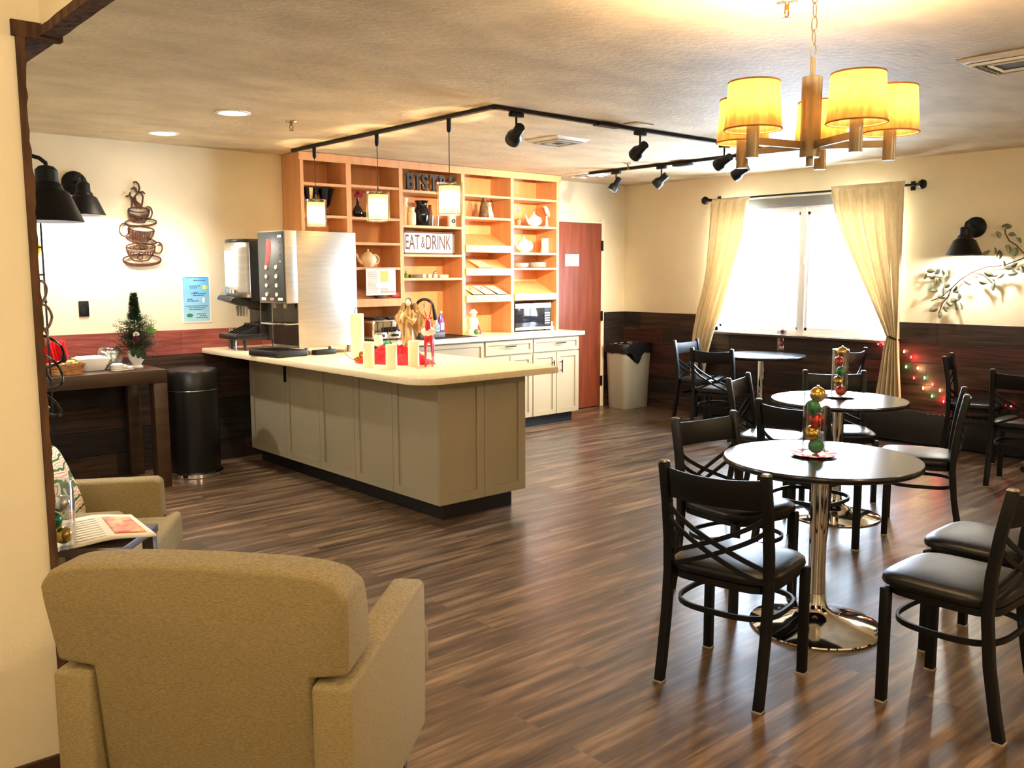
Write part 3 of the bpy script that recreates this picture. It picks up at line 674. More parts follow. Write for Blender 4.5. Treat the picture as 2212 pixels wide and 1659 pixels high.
while z > cb.z + .015: mb.box(ca.x + .012, SF - .0216, z - .002, ca.x + .13 - random.uniform(0, .03), SF - .0211, z + .001); z -= .0085
mb.build('text_column', M['inkg'], f, world=True)
MB().box(ca.x + .15, SF - .0216, ca.z - .12, ca.x + .235, SF - .0211, ca.z - .02).build('picture', M['flimg'], f, world=True)
text_mesh('THE DAILY', .022, .0003, frame_M((ca.x + .15, SF - .0216, cb.z + .052), (1, 0, 0), (0, 0, 1)), M['inko'], 'heading', f, .8, .0004, 'LEFT', world=True)
text_mesh('ROUNDDOWN', .026, .0003, frame_M((ca.x + .15, SF - .0216, cb.z + .028), (1, 0, 0), (0, 0, 1)), M['inko'], 'heading', f, .85, .0006, 'LEFT', world=True)
single(MB().pad(.05, .035, [(.5, 0), (.95, .008), (1, .03), (.8, .045), (.3, .05)], ex=3), 'candy_bag', mat('pink_wrapper', (226, 84, 110), .35, bump=.8, scale=30), 'bright pink bag on the slanted shelf behind the flyer', 'bag', (sx(855, 632, 6.92), 6.93, 1.325))
single(MB().pad(.06, .03, [(.9, 0), (1, .01), (1, .025), (.8, .03)], ex=3), 'wrapped_packets', M['brownfig'], 'brown and silver packets below the flyer on the slanted shelf', 'packet', (sx(822, 637, 6.92), 6.925, 1.322))
single(MB().box(-.05, -.04, 0, .05, .04, .012), 'folded_paper', M['paper'], 'folded white paper at the left on the slanted shelf of the second bay', 'paper', (4.27, 7.05, 1.395), bevel=.001)
# bay 3 BISTRO letters
bm_ = thing('bistro_letters', 'dark standing BISTRO letters on the top shelf of the middle bay', 'sign', (5.09, 6.93, 2.296))
M['letters'] = mat('charcoal_letters', (58, 52, 42), .6, var=.2, scale=20)
xx = sx(874, 380, 6.93)
for ch, w_ in (('B', .105), ('I', .062), ('S', .10), ('T', .105), ('R', .11), ('O', .115)):
    o = text_mesh(ch, .20, .011, frame_M((xx + w_ / 2, 6.93, 2.297 + .074), (1, 0, 0), (0, 0, 1)), M['letters'], 'letter', bm_, .72, .006, world=True)
    mb = MB(); zt = 2.297 + .147; zb_ = 2.2965
    sp = {'B': [(-.05, -.01)], 'I': [(-.028, .028)], 'S': [], 'T': [(-.025, .025)], 'R': [(-.05, -.012), (.018, .052)], 'O': []}[ch]
    for a, b in sp: mb.box(xx + w_ / 2 + a, 6.92, zb_, xx + w_ / 2 + b, 6.94, zb_ + .014)
    if ch in 'BIR': mb.box(xx + w_ / 2 + (-.05 if ch != 'I' else -.028), 6.92, zt - .014, xx + w_ / 2 + (-.01 if ch != 'I' else .028), 6.94, zt)
    if mb.v: mb.build('serif', M['letters'], o if 0 else bm_, world=True)
    xx += w_
S3 = 1.98
cv = lambda r, pr: [(a * r, b) for a, b in pr]
onshelf(MB().lathe([(.028, 0), (.034, .02), (.034, .17), (.022, .2), (.03, .235), (.036, .25), (.03, .25), (.018, .2), (0, .19)], 22), 'tall_vase', M['cream'], 'tall cream vase at the left of the middle bay', 'vase', sx(875, 485), S3)
onshelf(MB().lathe([(.035, 0), (.042, .02), (.042, .11), (.028, .13), (.03, .16), (.034, .165), (.02, .15), (0, .13)], 22), 'short_vase', M['cream'], 'shorter cream vase beside the black urn vase', 'vase', sx(889, 485, 6.95), S3, 6.95)
onshelf(MB().lathe([(.05, 0), (.055, .01), (.072, .08), (.078, .12), (.064, .155), (.048, .185), (.05, .21), (.066, .235), (.06, .235), (.042, .19), (0, .17)], 30), 'urn_vase', M['blkgloss'], 'glossy black urn shaped vase in the middle bay', 'vase', sx(911, 487), S3)
for k, px_, lb in ((0, 930, 'clear glass tumbler just right of the black urn vase'), (1, 942, 'clear glass tumbler nearest the pendant shade in the middle bay')):
    onshelf(MB().lathe([(.028, 0), (.036, .1), (.034, .1), (.026, .006), (0, .006)], 20), 'glass_tumbler', M['tglass'], lb, 'glass', sx(px_, 488, 6.97), S3, 6.97, group='glasses in the middle bay')
onshelf(MB().lathe([(.03, 0), (.042, .03), (.04, .08), (.02, .12), (.014, .2), (.018, .21), (.012, .2), (.03, .08), (0, .02)], 20), 'amber_bottle', mat('amber_glass', (150, 84, 34), .1, trans=.5), 'slim amber bottle behind the black urn vase', 'bottle', sx(929, 480, 7.1), S3, 7.1)
mg = thing('floral_mug', 'white mug with a dark flower print below the third pendant lamp', 'mug', (sx(976, 487), 7.0, S3 + .001))
MB().lathe([(.042, 0), (.046, .01), (.046, .11), (.042, .11), (.04, .012), (0, .012)], 28).build('mug_body', M['whitecer'], mg)
MB().tube([(.044 + .028 * math.sin(a), .01, .056 + .032 * math.cos(a)) for a in [PI * i / 8 for i in range(9)]], .006, 8).build('handle', M['whitecer'], mg)
mb = MB()
for k in range(8): mb.ball((-.012 + .014 * math.cos(k * PI / 4), -.0465, .06 + .014 * math.sin(k * PI / 4)), .008, 8, (1, .25, 1))
mb.build('flower_print', M['inkb'], mg)
# EAT & DRINK
ca, cb = AT(872, 507, Y=6.9), AT(985, 551, Y=6.9)
es = thing('eat_and_drink_sign', 'framed white EAT & DRINK sign on the middle bay shelf', 'sign', ((ca.x + cb.x) / 2, 6.9, 1.719))
M['signframe'] = mat('sign_frame_wood', (96, 62, 36), .6, var=.15)
ex0, ex1, ez0, ez1 = 4.745, 5.33, 1.7195, 1.925
mb = MB()
for q in ((ex0, ex1, ez0, ez0 + .014), (ex0, ex1, ez1 - .014, ez1), (ex0, ex0 + .014, ez0, ez1), (ex1 - .014, ex1, ez0, ez1)): mb.box(q[0], 6.885, q[2], q[1], 6.912, q[3])
mb.build('frame', M['signframe'], es, world=True)
MB().box(ex0 + .013, 6.893, ez0 + .013, ex1 - .013, 6.91, ez1 - .013).build('board', M['paper'], es, world=True)
M['brownink'] = mat('brown_lettering', (84, 46, 28), .6)
zc = (ez0 + ez1) / 2
text_mesh('EAT', .19, .0008, frame_M((ex0 + .105, 6.8925, zc), (1, 0, 0), (0, 0, 1)), M['brownink'], 'lettering', es, .50, .0015, world=True)
text_mesh('&', .15, .0008, frame_M((ex0 + .225, 6.8925, zc), (1, 0, 0), (0, 0, 1)), M['brownink'], 'lettering', es, .5, .0, world=True)
text_mesh('DRINK', .19, .0008, frame_M((ex0 + .40, 6.8925, zc), (1, 0, 0), (0, 0, 1)), M['brownink'], 'lettering', es, .52, .0015, world=True)
# trinkets
S4 = 1.50
onshelf(MB().lathe([(.018, 0), (.022, .02), (.02, .035), (.006, .045), (.005, .065)], 12), 'tiny_bottle', M['leaf'], 'tiny green bottle at the left of the trinket shelf', 'trinket', sx(877, 600), S4, 7.0)
onshelf(MB().box(-.07, -.02, 0, .07, .02, .032), 'trinket_box', M['brownfig'], 'low dark box with a sprig on the trinket shelf', 'trinket', sx(898, 600), S4, 7.0, bevel=.002)
for px_, lb in ((914, 'small cream cube left on the trinket shelf'), (927, 'small cream cube in the middle of the trinket shelf'), (939, 'small cream cube with a bird on the trinket shelf')):
    onshelf(MB().box(-.019, -.019, 0, .019, .019, .034), 'trinket_cube', M['cream'], lb, 'trinket', sx(px_, 600), S4, 7.0, group='small cubes on the trinket shelf', bevel=.003)
single(MB().ball((0, 0, .014), .014, 10, (1.4, .8, 1)).ball((.016, 0, .028), .008, 8), 'bird_figurine', M['leafA'], 'tiny bird figurine on the right cream cube', 'figurine', (sx(939, 600), 7.0, S4 + .0355))
onshelf(MB().box(-.05, -.025, 0, .05, .025, .03), 'soap_bar', M['cream'], 'pale rectangular soap bar at the right of the trinket shelf', 'soap', sx(957, 600), S4, 7.0, bevel=.006)
# bay 4
g = thing('couple_figurine', 'carved brown figurine of two leaning figures in the fourth bay', 'figurine', (sx(1046, 468), 6.98, 2.084))
MB().lathe([(.055, 0), (.05, .03), (.04, .1), (.03, .15), (.018, .17), (.022, .19), (.02, .205), (0, .215)], 12, (-.02, 0, 0)).build('taller_figure', M['brownfig'], g, angle=25)
MB().lathe([(.045, 0), (.045, .02), (.03, .07), (.022, .11), (.012, .125), (.02, .15), (0, .165)], 12, (.05, 0, 0)).build('shorter_figure', M['cream'], g, angle=25)
MB().tube([(.065 + .035 * math.sin(a), 0, .12 + .065 * math.cos(a)) for a in [PI * i / 10 for i in range(11)]], .004, 6).build('handle', M['bronze'], g)
def slab(name, m, label, cat, x, zf, w_, h_, th_, group=None, cover=None, tilt=math.atan2(.125, .335)):
    t = thing(name, label, cat, (x, SF + .03, zf - .02 + .035 * math.tan(tilt) + .004), 0, group); t.rotation_euler = (tilt, 0, 0)
    MB().box(-w_ / 2, 0, .001, w_ / 2, h_, th_).build('pages', M['dark'] if cover and name == 'booklet' else m, t)
    MB().box(-w_ / 2, 0, th_, w_ / 2, h_, th_ + .002).build('cover', cover or m, t)
    return t
b = slab('book', M['terra'], 'thick tan book lying on the second slanted shelf of the fourth bay', 'book', 5.72, 1.589, .17, .2, .02, cover=M['cream'])
for px_, w_, lb in ((1022, .12, 'booklet with a reddish picture leftmost on the third slanted shelf'), (1047, .12, 'white booklet with a dark emblem in the middle of the third slanted shelf'), (1074, .12, 'plain white booklet rightmost on the third slanted shelf')):
    t = slab('booklet', M['paper'], lb, 'booklet', sx(px_ + 3, 630, 6.95), 1.33, w_, .22, .012, 'booklets on the third slanted shelf', cover=M['paper'] if px_ != 1022 else M['cream'])
    for k in range(3): MB().box(-.02 + .01 * k, .12 + .02 * k, .0145, .01 + .008 * k, .132 + .02 * k, .0150).build('emblem', M['ink'] if px_ == 1047 else M['terra'], t) if px_ != 1074 or k == 0 else None
# snowman like figurine & ornaments
sn = thing('holiday_figurine', 'small white bearded holiday figurine standing on the back worktop', 'figurine', (sx(1022, 722, 6.95), 6.95, CT + .001))
MB().lathe([(.055, 0), (.05, .02), (.045, .08), (.055, .12), (.045, .155), (.02, .17)], 20).build('robe', M['whitecer'], sn)
MB().ball((0, 0, .195), .034, 16, (1, 1, .95)).build('head', M['cream'], sn); MB().lathe([(.045, .205), (.046, .215), (.025, .235), (.014, .245)], 18).build('hat', M['whitecer'], sn)
MB().lathe([(.028, 0), (.02, .04), (.004, .085)], 10, (.055, -.02, 0)).build('cone', M['flower_red'], sn)
for px_, r_, m_, lb in ((1016, .03, 'cream', 'cream glass ball in front of the holiday figurine'), (1030, .03, 'leaf', 'green ball in front of the holiday figurine')):
    single(MB().ball((0, 0, r_), r_, 16), 'ball_ornament', M[m_], lb, 'ornament', (sx(px_, 726, 6.83), 6.83, CT + .0008), 'balls by the holiday figurine')
# bay 5
o5 = thing('potted_orchid', 'small pink orchid in a terracotta pot in the fifth bay', 'plant', (sx(1119, 484, 6.93), 6.93, 2.019))
MB().lathe([(.024, 0), (.034, .06), (.036, .06), (.03, .055), (0, .05)], 18).build('pot', M['terra'], o5)
mb = MB().tube([(0, 0, .05), (.004, 0, .1), (-.006, 0, .16)], .0025, 6)
for a in (0, 1.3, 2.6, 4, 5.2): mb.sheet(lambda u, v, a=a: Vector((math.cos(a) * (.01 + .045 * u) - math.sin(a) * (v - .5) * .02 * math.sin(PI * u), math.sin(a) * (.01 + .045 * u) + math.cos(a) * (v - .5) * .02 * math.sin(PI * u), .06 + .035 * u - .03 * u * u)), 6, 2)
mb.build('stem_and_leaves', M['leaf'], o5)
mb = MB()
for c_ in ((-.008, 0, .165), (.01, -.004, .15), (-.016, -.002, .185)):
    for k in range(5): mb.ball((c_[0] + .011 * math.cos(k * 1.256), c_[1] - .004, c_[2] + .011 * math.sin(k * 1.256)), .0085, 6, (1, .4, 1))
mb.build('blossom', M['pink'], o5)
teapot(sx(1150, 490), 6.98, 2.018, .75, M['whitecer'], 'white teapot beside the orchid in the fifth bay', -1, 'white teapots in the fifth bay')
teapot(sx(1130, 545), 6.99, 1.75, .85, M['whitecer'], 'larger white teapot on the middle shelf of the fifth bay', -1, 'white teapots in the fifth bay')
bf = thing('bird_statuette', 'white bird statuette perched on a stand in the fifth bay', 'figurine', (sx(1178, 488), 6.98, 2.019))
MB().lathe([(.03, 0), (.03, .006), (.014, .03), (.012, .09), (.008, .12)], 14).build('stand', M['whitecer'], bf)
MB().tube([(-.035, 0, .215), (-.02, 0, .212), (-.005, 0, .185), (.012, 0, .155), (.04, 0, .115), (.07, 0, .075)], [.004, .015, .022, .024, .012, .004], 12).tube([(-.055, 0, .208), (-.035, 0, .212)], [.001, .005], 8).build('bird', M['whitecer'], bf)
single(MB().box(-.05, -.012, 0, .05, .012, .155), 'white_plaque', M['whitecer'], 'white standing plaque at the right of the fifth bay', 'plaque', (sx(1178, 545), 7.0, 1.7515), bevel=.003)
single(MB().lathe([(.012, 0), (.008, .03), (.002, .05)], 10), 'tiny_cone', M['terra'], 'tiny orange cone beside the white plaque', 'trinket', (sx(1169, 545, 6.95), 6.95, 1.7515))
n_ = 0
for (px_, nn, rr, lb) in ((1124, 6, .085, 'left stack'), (1160, 7, .095, 'right stack')):
    for k in range(nn):
        single(MB().lathe([(rr * .5, 0), (rr * .62, .002), (rr, .011), (rr, .0125), (rr * .6, .004), (0, .0035)], 30), 'plate', M['whitecer'], 'white plate of the %s in the fifth bay, %s' % (lb, ORD[nn - 1 - k]), 'plate', (sx(px_, 575, 7.0), 7.0, 1.5975 + k * .0072), 'stacked white plates')
# microwave
mw = thing('microwave', 'black and silver microwave oven standing in the lowest right bay', 'microwave', (6.37, 6.92, CT + .001))
x0, x1, z0, z1_ = 6.105, 6.60, CT + .012, 1.235
MB().box(x0, 6.90, z0, x1, 7.15, z1_).build('housing', M['blk_plastic'], mw, bevel=.004, world=True)
MB().box(x0 + .003, 6.885, z0 + .02, x0 + .40, 6.90, z1_ - .004).build('door', mat('oven_glass', (30, 34, 42), .06, spec=.8), mw, bevel=.002, world=True)
MB().box(x0 + .403, 6.885, z0 + .02, x1 - .003, 6.90, z1_ - .004).build('control_panel', M['dark'], mw, bevel=.002, world=True)
MB().box(x0, 6.882, z1_ - .05, x1, 6.8849, z1_ - .004).build('trim_strip', M['silver'], mw, world=True); MB().box(x0, 6.882, z0 + .004, x1, 6.8849, z0 + .03).build('trim_strip', M['silver'], mw, world=True)
mb = MB()
for i in range(3):
    for j in range(5): mb.box(x1 - .08 + i * .024, 6.8835, z0 + .06 + j * .026, x1 - .064 + i * .024, 6.8852, z0 + .072 + j * .026)
mb.build('buttons', M['silver'], mw, world=True)
for x in (x0 + .04, x1 - .04):
    for y in (6.93, 7.11): MB().cyl((x, y, CT + .0008), (x, y, z0 + .001), .012, 10).build('foot', M['dark'], mw, world=True)
single(MB().lathe([(.02, 0), (.022, .03), (.01, .05), (.009, .065), (.012, .075), (.006, .09)], 14), 'shaker', M['whitecer'], 'small white shaker beside the microwave', 'shaker', (6.632, 6.9, CT + .001))
# sink, faucet, bottles
sk = thing('sink', 'dark sink basin set into the back worktop in the middle bay', 'sink', (5.05, 6.85, CT))
MB().box(4.78, 6.62, CT + .0005, 5.39, 6.64, CT + .006).box(4.78, 7.05, CT + .0005, 5.39, 7.07, CT + .006).box(4.78, 6.64, CT + .0005, 4.80, 7.05, CT + .006).box(5.37, 6.64, CT + .0005, 5.39, 7.05, CT + .006).box(4.80, 6.64, CT + .0006, 5.37, 7.05, CT + .0016).build('rim', M['dark'], sk, world=True)
single(MB().box(-.14, -.04, 0, .14, .04, .05), 'sponge_tray', mat('grey_tray', (74, 72, 66), .5), 'grey tray at the front edge of the sink', 'tray', (sx(930, 735, 6.75), 6.75, CT + .007), bevel=.006)
fc = thing('faucet', 'tall black gooseneck faucet behind the angel figurine', 'faucet', (sx(901, 735, 6.98), 7.0, CT + .007))
H_ = .335
MB().lathe([(.03, 0), (.03, .01), (.024, .02), (.022, .14), (.014, .16)], 20).build('base', M['black'], fc)
fx = sx(931, 640, 6.98) - fc.location.x
MB().tube([(0, 0, .14), (0, 0, H_ - fx / 2)] + [(fx / 2 - fx / 2 * math.cos(a), -.0 - .06 * (1 - math.cos(a)) / 2, H_ - fx / 2 + fx / 2 * math.sin(a) * 1.15) for a in [PI * i / 12 for i in range(1, 13)]], .0135, 12).build('spout', M['black'], fc)
MB().tube([(fx, -.06, H_ - fx / 2 + .005), (fx + .012, -.065, H_ - fx / 2 - .07), (fx + .016, -.066, H_ - fx / 2 - .1)], [.015, .02, .021], 12).build('spray_head', M['black'], fc)
MB().tube([(.02, 0, .09), (.06, -.01, .11)], .008, 8).build('lever', M['black'], fc)
def bottle(px_, y, h_, m, cap, label, w_=.035):
    t = thing('soap_bottle', label, 'bottle', (sx(px_, 722, y), y, CT + .007))
    MB().pad(w_, w_ * .6, [(.9, 0), (1, .008), (1, h_ * .55), (.75, h_ * .72), (.32, h_ * .84), (.3, h_ * .9)], ex=2.6, seg=24).build('bottle_body', m, t)
    MB().cyl((0, 0, h_ * .9), (0, 0, h_), w_ * .38, 14).build('cap', cap, t); return t
b1 = bottle(953, 7.0, .23, M['purple'], M['whitecer'], 'purple soap bottle beside the sink')
MB().box(-.022, -.0235, .05, .022, -.021, .12).build('label_patch', mat('lilac_label', (196, 160, 232), .5), b1)
b2 = bottle(943, 6.93, .17, M['tplastic'], M['chrome'], 'clear dish soap bottle with a blue and green label left of the purple one', .04)
MB().box(-.02, -.0255, .03, .02, -.0235, .09).build('label_patch', M['blue'], b2); MB().box(-.012, -.0262, .06, .012, -.0257, .08).build('label_patch', M['grn'], b2)
# toaster
tp = AT(824, 735, Y=6.9)
ts = thing('toaster', 'four slice chrome toaster with black ends behind the candles', 'toaster', (tp.x, 6.93, CT + .001))
MB().box(-.15, -.13, .012, .15, .13, .19).build('body', M['chrome'], ts, bevel=.02, bseg=3)
for s in (-1, 1):
    MB().box(s * .075 - .058, -.128, .186, s * .075 + .058, .125, .205).build('top_housing', M['dark'], ts, bevel=.012)
    for k in (-1, 1): MB().box(s * .075 + k * .022 - .01, -.1, .2045, s * .075 + k * .022 + .01, .1, .2065).build('bread_slot', M['steel'], ts)
    MB().box(s * .075 - .06, -.14, .02, s * .075 + .06, -.129, .075).build('control_plate', M['silver'], ts, bevel=.003)
    MB().box(s * .075 - .04, -.142, .035, s * .075 + .04, -.1395, .058).build('control_window', M['dark'], ts)
    MB().cyl((s * .075, -.141, .047), (s * .075, -.156, .047), .011, 14).build('dial', M['bronze'], ts)
    for k in (-1, 1): MB().box(s * .075 + k * .03 - .003, -.134, .085, s * .075 + k * .03 + .003, -.1295, .17).build('lever_track', M['dark'], ts)
for x in (-.12, .12):
    for y in (-.1, .1): MB().cyl((x, y, 0), (x, y, .013), .012, 8).build('foot', M['dark'], ts)
# ================================================================ ON THE PENINSULA
p = AT(501, 752, Z=CT)
for k in range(7):
    single(MB().lathe([(.036, 0), (.026, .10), (.0245, .10), (.0345, 0)], 24), 'plastic_cup', M['tplastic'], 'clear plastic cup in the stack at the counter end, %s' % (ORD[6 - k]), 'cup', (p.x, p.y - .02, CT + .001 + k * .011), 'stacked clear plastic cups')
# juice dispenser
jd = thing('juice_dispenser', 'black and silver juice dispenser with a glowing front panel beside the coffee machine', 'drink dispenser', (3.05, 6.79, CT + .001))
JX, JYa, JYb = 3.03, 6.63, 6.97
MB().box(JX + .24, JYa, 1.02, JX + .50, JYb, 1.80).box(JX + .1, JYa, 1.33, JX + .26, JYb, 1.80).build('housing', M['blk_plastic'], jd, bevel=.015, world=True)
def door_fn(u, v):
    y = JYa + (JYb - JYa) * u; x = JX + .10 - .09 * math.sin(PI * u) ** .5 if 0 else JX + .012 + .09 * abs(2 * u - 1) ** 3
    return Vector((x, y, 1.36 + .425 * v))
o = MB().sheet(door_fn, 20, 8).build('front_door', M['steel'], jd, world=True, solid=.012, angle=80)
MB().prism([(JX + .1 + .0, JYa), (JX + .012 + .02, JYa + .06), (JX + .01, JYa + .12), (JX + .01, JYb - .12), (JX + .032, JYb - .06), (JX + .1, JYb), (JX + .3, JYb), (JX + .3, JYa)], 1.785, 1.812).build('top_cap', M['blk_plastic'], jd, world=True, bevel=.006)
MB().sheet(lambda u, v: Vector((JX + .003 + .09 * abs(2 * (.20 + u * .62) - 1) ** 3, JYa + (JYb - JYa) * (.20 + u * .62), 1.45 + .27 * v)), 14, 6).build('lit_panel', M['lit'], jd, world=True, angle=80, solid=.002)
mb = MB()
for k in range(4): y = JYa + .08 + k * .052; mb.box(JX + .0, y, 1.395, JX + .012, y + .035, 1.42)
mb.build('buttons', M['silver'], jd, world=True)
MB().hexa([(JX - .045, JYa + .06, 1.33), (JX - .02, JYa + .06, 1.365), (JX - .045, JYb - .02, 1.345), (JX - .02, JYb - .02, 1.38), (JX + .26, JYa + .04, 1.245), (JX + .26, JYa + .04, 1.36), (JX + .26, JYb - .04, 1.245), (JX + .26, JYb - .04, 1.36)]).build('nozzle_cover', M['blk_plastic'], jd, bevel=.012, world=True)
for k in range(4):
    y = JYa + .09 + k * .053; MB().tube([(JX + .10, y, 1.29), (JX + .10, y, 1.235), (JX + .098, y, 1.21)], [.014, .012, .009], 10).build('nozzle', M['grey_plastic'], jd, world=True)
MB().box(JX - .03, JYa + .01, 1.03, JX + .5, JYb - .01, 1.075).build('drip_tray', M['blk_plastic'], jd, bevel=.01, world=True)
mb = MB()
for k in range(5): y = JYa + .05 + k * .055; mb.hexa([(JX + .03, y, 1.07), (JX + .03, y, 1.08), (JX + .03, y + .012, 1.07), (JX + .03, y + .012, 1.08), (JX + .2, y, 1.07), (JX + .2, y, 1.15), (JX + .2, y + .012, 1.07), (JX + .2, y + .012, 1.15)])
mb.box(JX + .18, JYa + .03, 1.07, JX + .25, JYb - .03, 1.15).build('cup_rest', M['blk_plastic'], jd, world=True)
for y in (JYa + .05, JYb - .05):
    for x in (JX + .06, JX + .42): MB().lathe([(.008, 0), (.018, .09)], 12, (x, y, CT + .001)).build('leg', M['blk_plastic'], jd, world=True)
# coffee machine, turned a little
cm = thing('coffee_machine', 'tall stainless steel hot drink machine with a dark button panel facing left', 'coffee machine', (3.07, 5.93, CT + .001), math.radians(7))
D_, W_ = .64, .34
z0 = .055; zt = .905
MB().box(.10, .004, z0, D_, W_, zt).build('cabinet', M['steel'], cm, bevel=.003)
MB().box(.0, 0, .385, .10, W_, zt).build('front_housing', M['steel'], cm, bevel=.004)
M['panelgrey'] = mat('dark_grey_panel', (66, 70, 74), .35)
MB().box(-.008, .012, .395, .0, W_ - .012, zt - .008).build('button_panel', M['panelgrey'], cm, bevel=.002)
sw_ = [(.20, .86), (.17, .855), (.165, .77), (.185, .70), (.235, .645), (.215, .70), (.205, .78)]
MB().prism([(W_ - a_ - .0 if 0 else a_, b_ - .0) for a_, b_ in [(.215, .845), (.165, .845), (.162, .77), (.18, .70), (.215, .655), (.262, .635), (.236, .68), (.222, .75)]], 0, .002, Matrix(((0, 0, -1, -.008), (1, 0, 0, 0), (0, 1, 0, 0), (0, 0, 0, 1)))).build('red_swoosh', mat('red_graphic', (222, 50, 54), .4), cm)
for c_ in (.10, .225):
    for k in range(4): MB().pad(.017, .019, [(1, 0), (1, .006), (.8, .009)], ex=2.5, seg=18).build('button', M['silver'], cm).matrix_local = Matrix.Translation((-.008, c_, .545 - k * .0 + (.0) + .0 - .0 + (-.0) + (1.5 - k) * .065 - .0)) @ roty(-PI / 2)
mb = MB()
for y in (.035, .245): mb.box(-.0095, y, .405, -.0079, y + .055, .425)
mb.build('label_strip', M['paper'], cm); MB().box(-.0095, .145, .405, -.0079, .19, .425).build('label_strip', mat('pink_strip', (236, 130, 130), .5), cm)
for k in range(4): MB().cyl((-.0095, .05, .82 - k * .045), (-.0078, .05, .82 - k * .045), .006, 10).build('indicator', M['dark'] if k < 3 else M['silver'], cm)
MB().box(-.0095, .03, .855, -.0079, .075, .87).build('badge', M['silver'], cm)
MB().box(.098, .012, z0 + .02, .104, W_ - .012, .385).build('splash_back', mat('smoked_panel', (58, 52, 44), .15, metal=.5), cm)
MB().box(.0, W_ - .006, z0, .10, W_, .385).build('side_guard', M['tglass'], cm)
MB().tube([(.1, .01, .235), (.0, .01, .235), (-.01, .03, .235), (-.01, W_ - .03, .235), (.0, W_ - .01, .235), (.1, W_ - .01, .235)], .006, 8).build('cup_rail', M['chrome'], cm)
for y in (.09, .22): MB().lathe([(.012, -.04), (.014, 0)], 12, (.05, y, .387)).build('nozzle', M['grey_plastic'], cm)
MB().box(-.10, -.01, 0, .16, W_ + .02, .045).build('drip_tray', M['dark'], cm, bevel=.006)
mb = MB()
for k in range(12): mb.box(-.085, .01 + k * .027, .044, .09, .018 + k * .027, .048)
mb.build('tray_grille', M['bronze'], cm)
for x in (.2, D_ - .05):
    for y in (.05, W_ - .05): MB().cyl((x, y, 0), (x, y, z0 + .002), .018, 12).build('leg', M['steel'], cm)
single(MB().box(-.09, -.03, 0, .09, .03, .035), 'plug_box', M['dark'], 'small black box under the side of the coffee machine', 'box', (3.38, 5.965, CT + .001), rz=math.radians(7), bevel=.004)
# centrepiece: candles, tulle, pine cone, angel, reindeer
def candle(px_, py, r, h_, label, group='pillar candles on the counter', X_=None):
    p = AT(px_, py, Z=CT); t = thing('pillar_candle', label, 'candle', (p.x, p.y, CT + .001), 0, group)
    MB().lathe([(r, 0), (r, h_ - .004), (r - .004, h_), (r * .8, h_ - .006), (0, h_ - .01)], 28).build('wax', M['wax'], t)
    MB().cyl((0, 0, h_ - .011), (.001, 0, h_ + .006), .0015, 6).build('wick', M['dark'], t)
    return t
tc = candle(773, 770, .048, .31, 'tall white lantern candle with a wire loop on top, beside the coffee machine')
MB().tube([(-.018, 0, .30), (-.018, 0, .33), (-.012, 0, .345), (0, 0, .352), (.012, 0, .345), (.018, 0, .33), (.018, 0, .30)], .003, 6).build('wire_loop', M['bronze'], tc)
candle(797, 794, .036, .165, 'ivory pillar candle leftmost of the three in the red tulle')
candle(846, 797, .036, .155, 'ivory pillar candle in the middle of the three, nearest the counter edge')
candle(894, 791, .036, .165, 'ivory pillar candle rightmost of the three, in front of the angel')
candle(818, 775, .03, .165, 'small white pillar candle behind the pine cone')
p = AT(848, 785, Z=CT)
def tull(cx, cy, rx_, ry, h_, seed):
    rnd = random.Random(seed); ph = [rnd.uniform(0, 6) for _ in range(6)]
    def fn(u, v):
        a = 2 * PI * u; r = v; k = 1 + .08 * math.sin(5 * a + ph[0]) + .05 * math.sin(9 * a + ph[1]) + .05 * math.sin(17 * a + ph[5])
        z = h_ * (1 - r ** 2.2) * (1 + .35 * math.sin(7 * a + ph[2]) * r + .25 * math.sin(13 * a + ph[3]) * r) + .02 * abs(math.sin(11 * a + ph[4] + 6 * r)) * (1 - r ** 3)
        x_, y_ = rx_ * r * k * math.cos(a), ry * r * k * math.sin(a)
        z += .035 * noise.noise(Vector((x_ * 22, y_ * 22, seed))) * (1 - r ** 4) + .02 * noise.noise(Vector((x_ * 60, y_ * 60, seed + 9))) * (1 - r ** 4)
        return Vector((x_, y_, max(z, .0) + .002))
    return MB().sheet(fn, 130, 26)
tl = thing('red_tulle', 'crumpled red tulle fabric heaped around the candles on the counter', 'fabric', (p.x, p.y, CT))
e1, e2 = AT(765, 785, Z=CT), AT(925, 790, Z=CT); dv = (e2 - e1)
o = tull(0, 0, dv.length / 2, .12, .075, 1).build('tulle_layer', M['tulle'], tl, angle=80); o.rotation_euler = (0, 0, math.atan2(dv.y, dv.x))
o = tull(0, 0, dv.length / 2.5, .10, .09, 5).build('tulle_layer', M['tulle'], tl, angle=80); o.rotation_euler = (0, 0, math.atan2(dv.y, dv.x)); o.location = (.03, -.02, 0)
p = AT(822, 754, Z=CT + .07)
pc = thing('pine_cone', 'brown pine cone lying on the red tulle', 'pine cone', (p.x, p.y, CT + .055))
mb = MB(); ax = Vector((.75, -.5, -.35)).normalized()
for i in range(11):
    t = i / 10; c = ax * (t - .5) * .13; r = .04 * math.sin(PI * (.12 + .8 * t)) ** .8; q1 = ax.orthogonal().normalized(); q2 = ax.cross(q1)
    for k in range(8):
        a = k * PI / 4 + i * .4; d = q1 * math.cos(a) + q2 * math.sin(a)
        mb.tube([c + d * r * .3, c + d * r + ax * .012], [.009, .004], 5)
mb.tube([ax * -.06, ax * .06], .018, 8).build('scales', M['brownfig'], pc, angle=20)
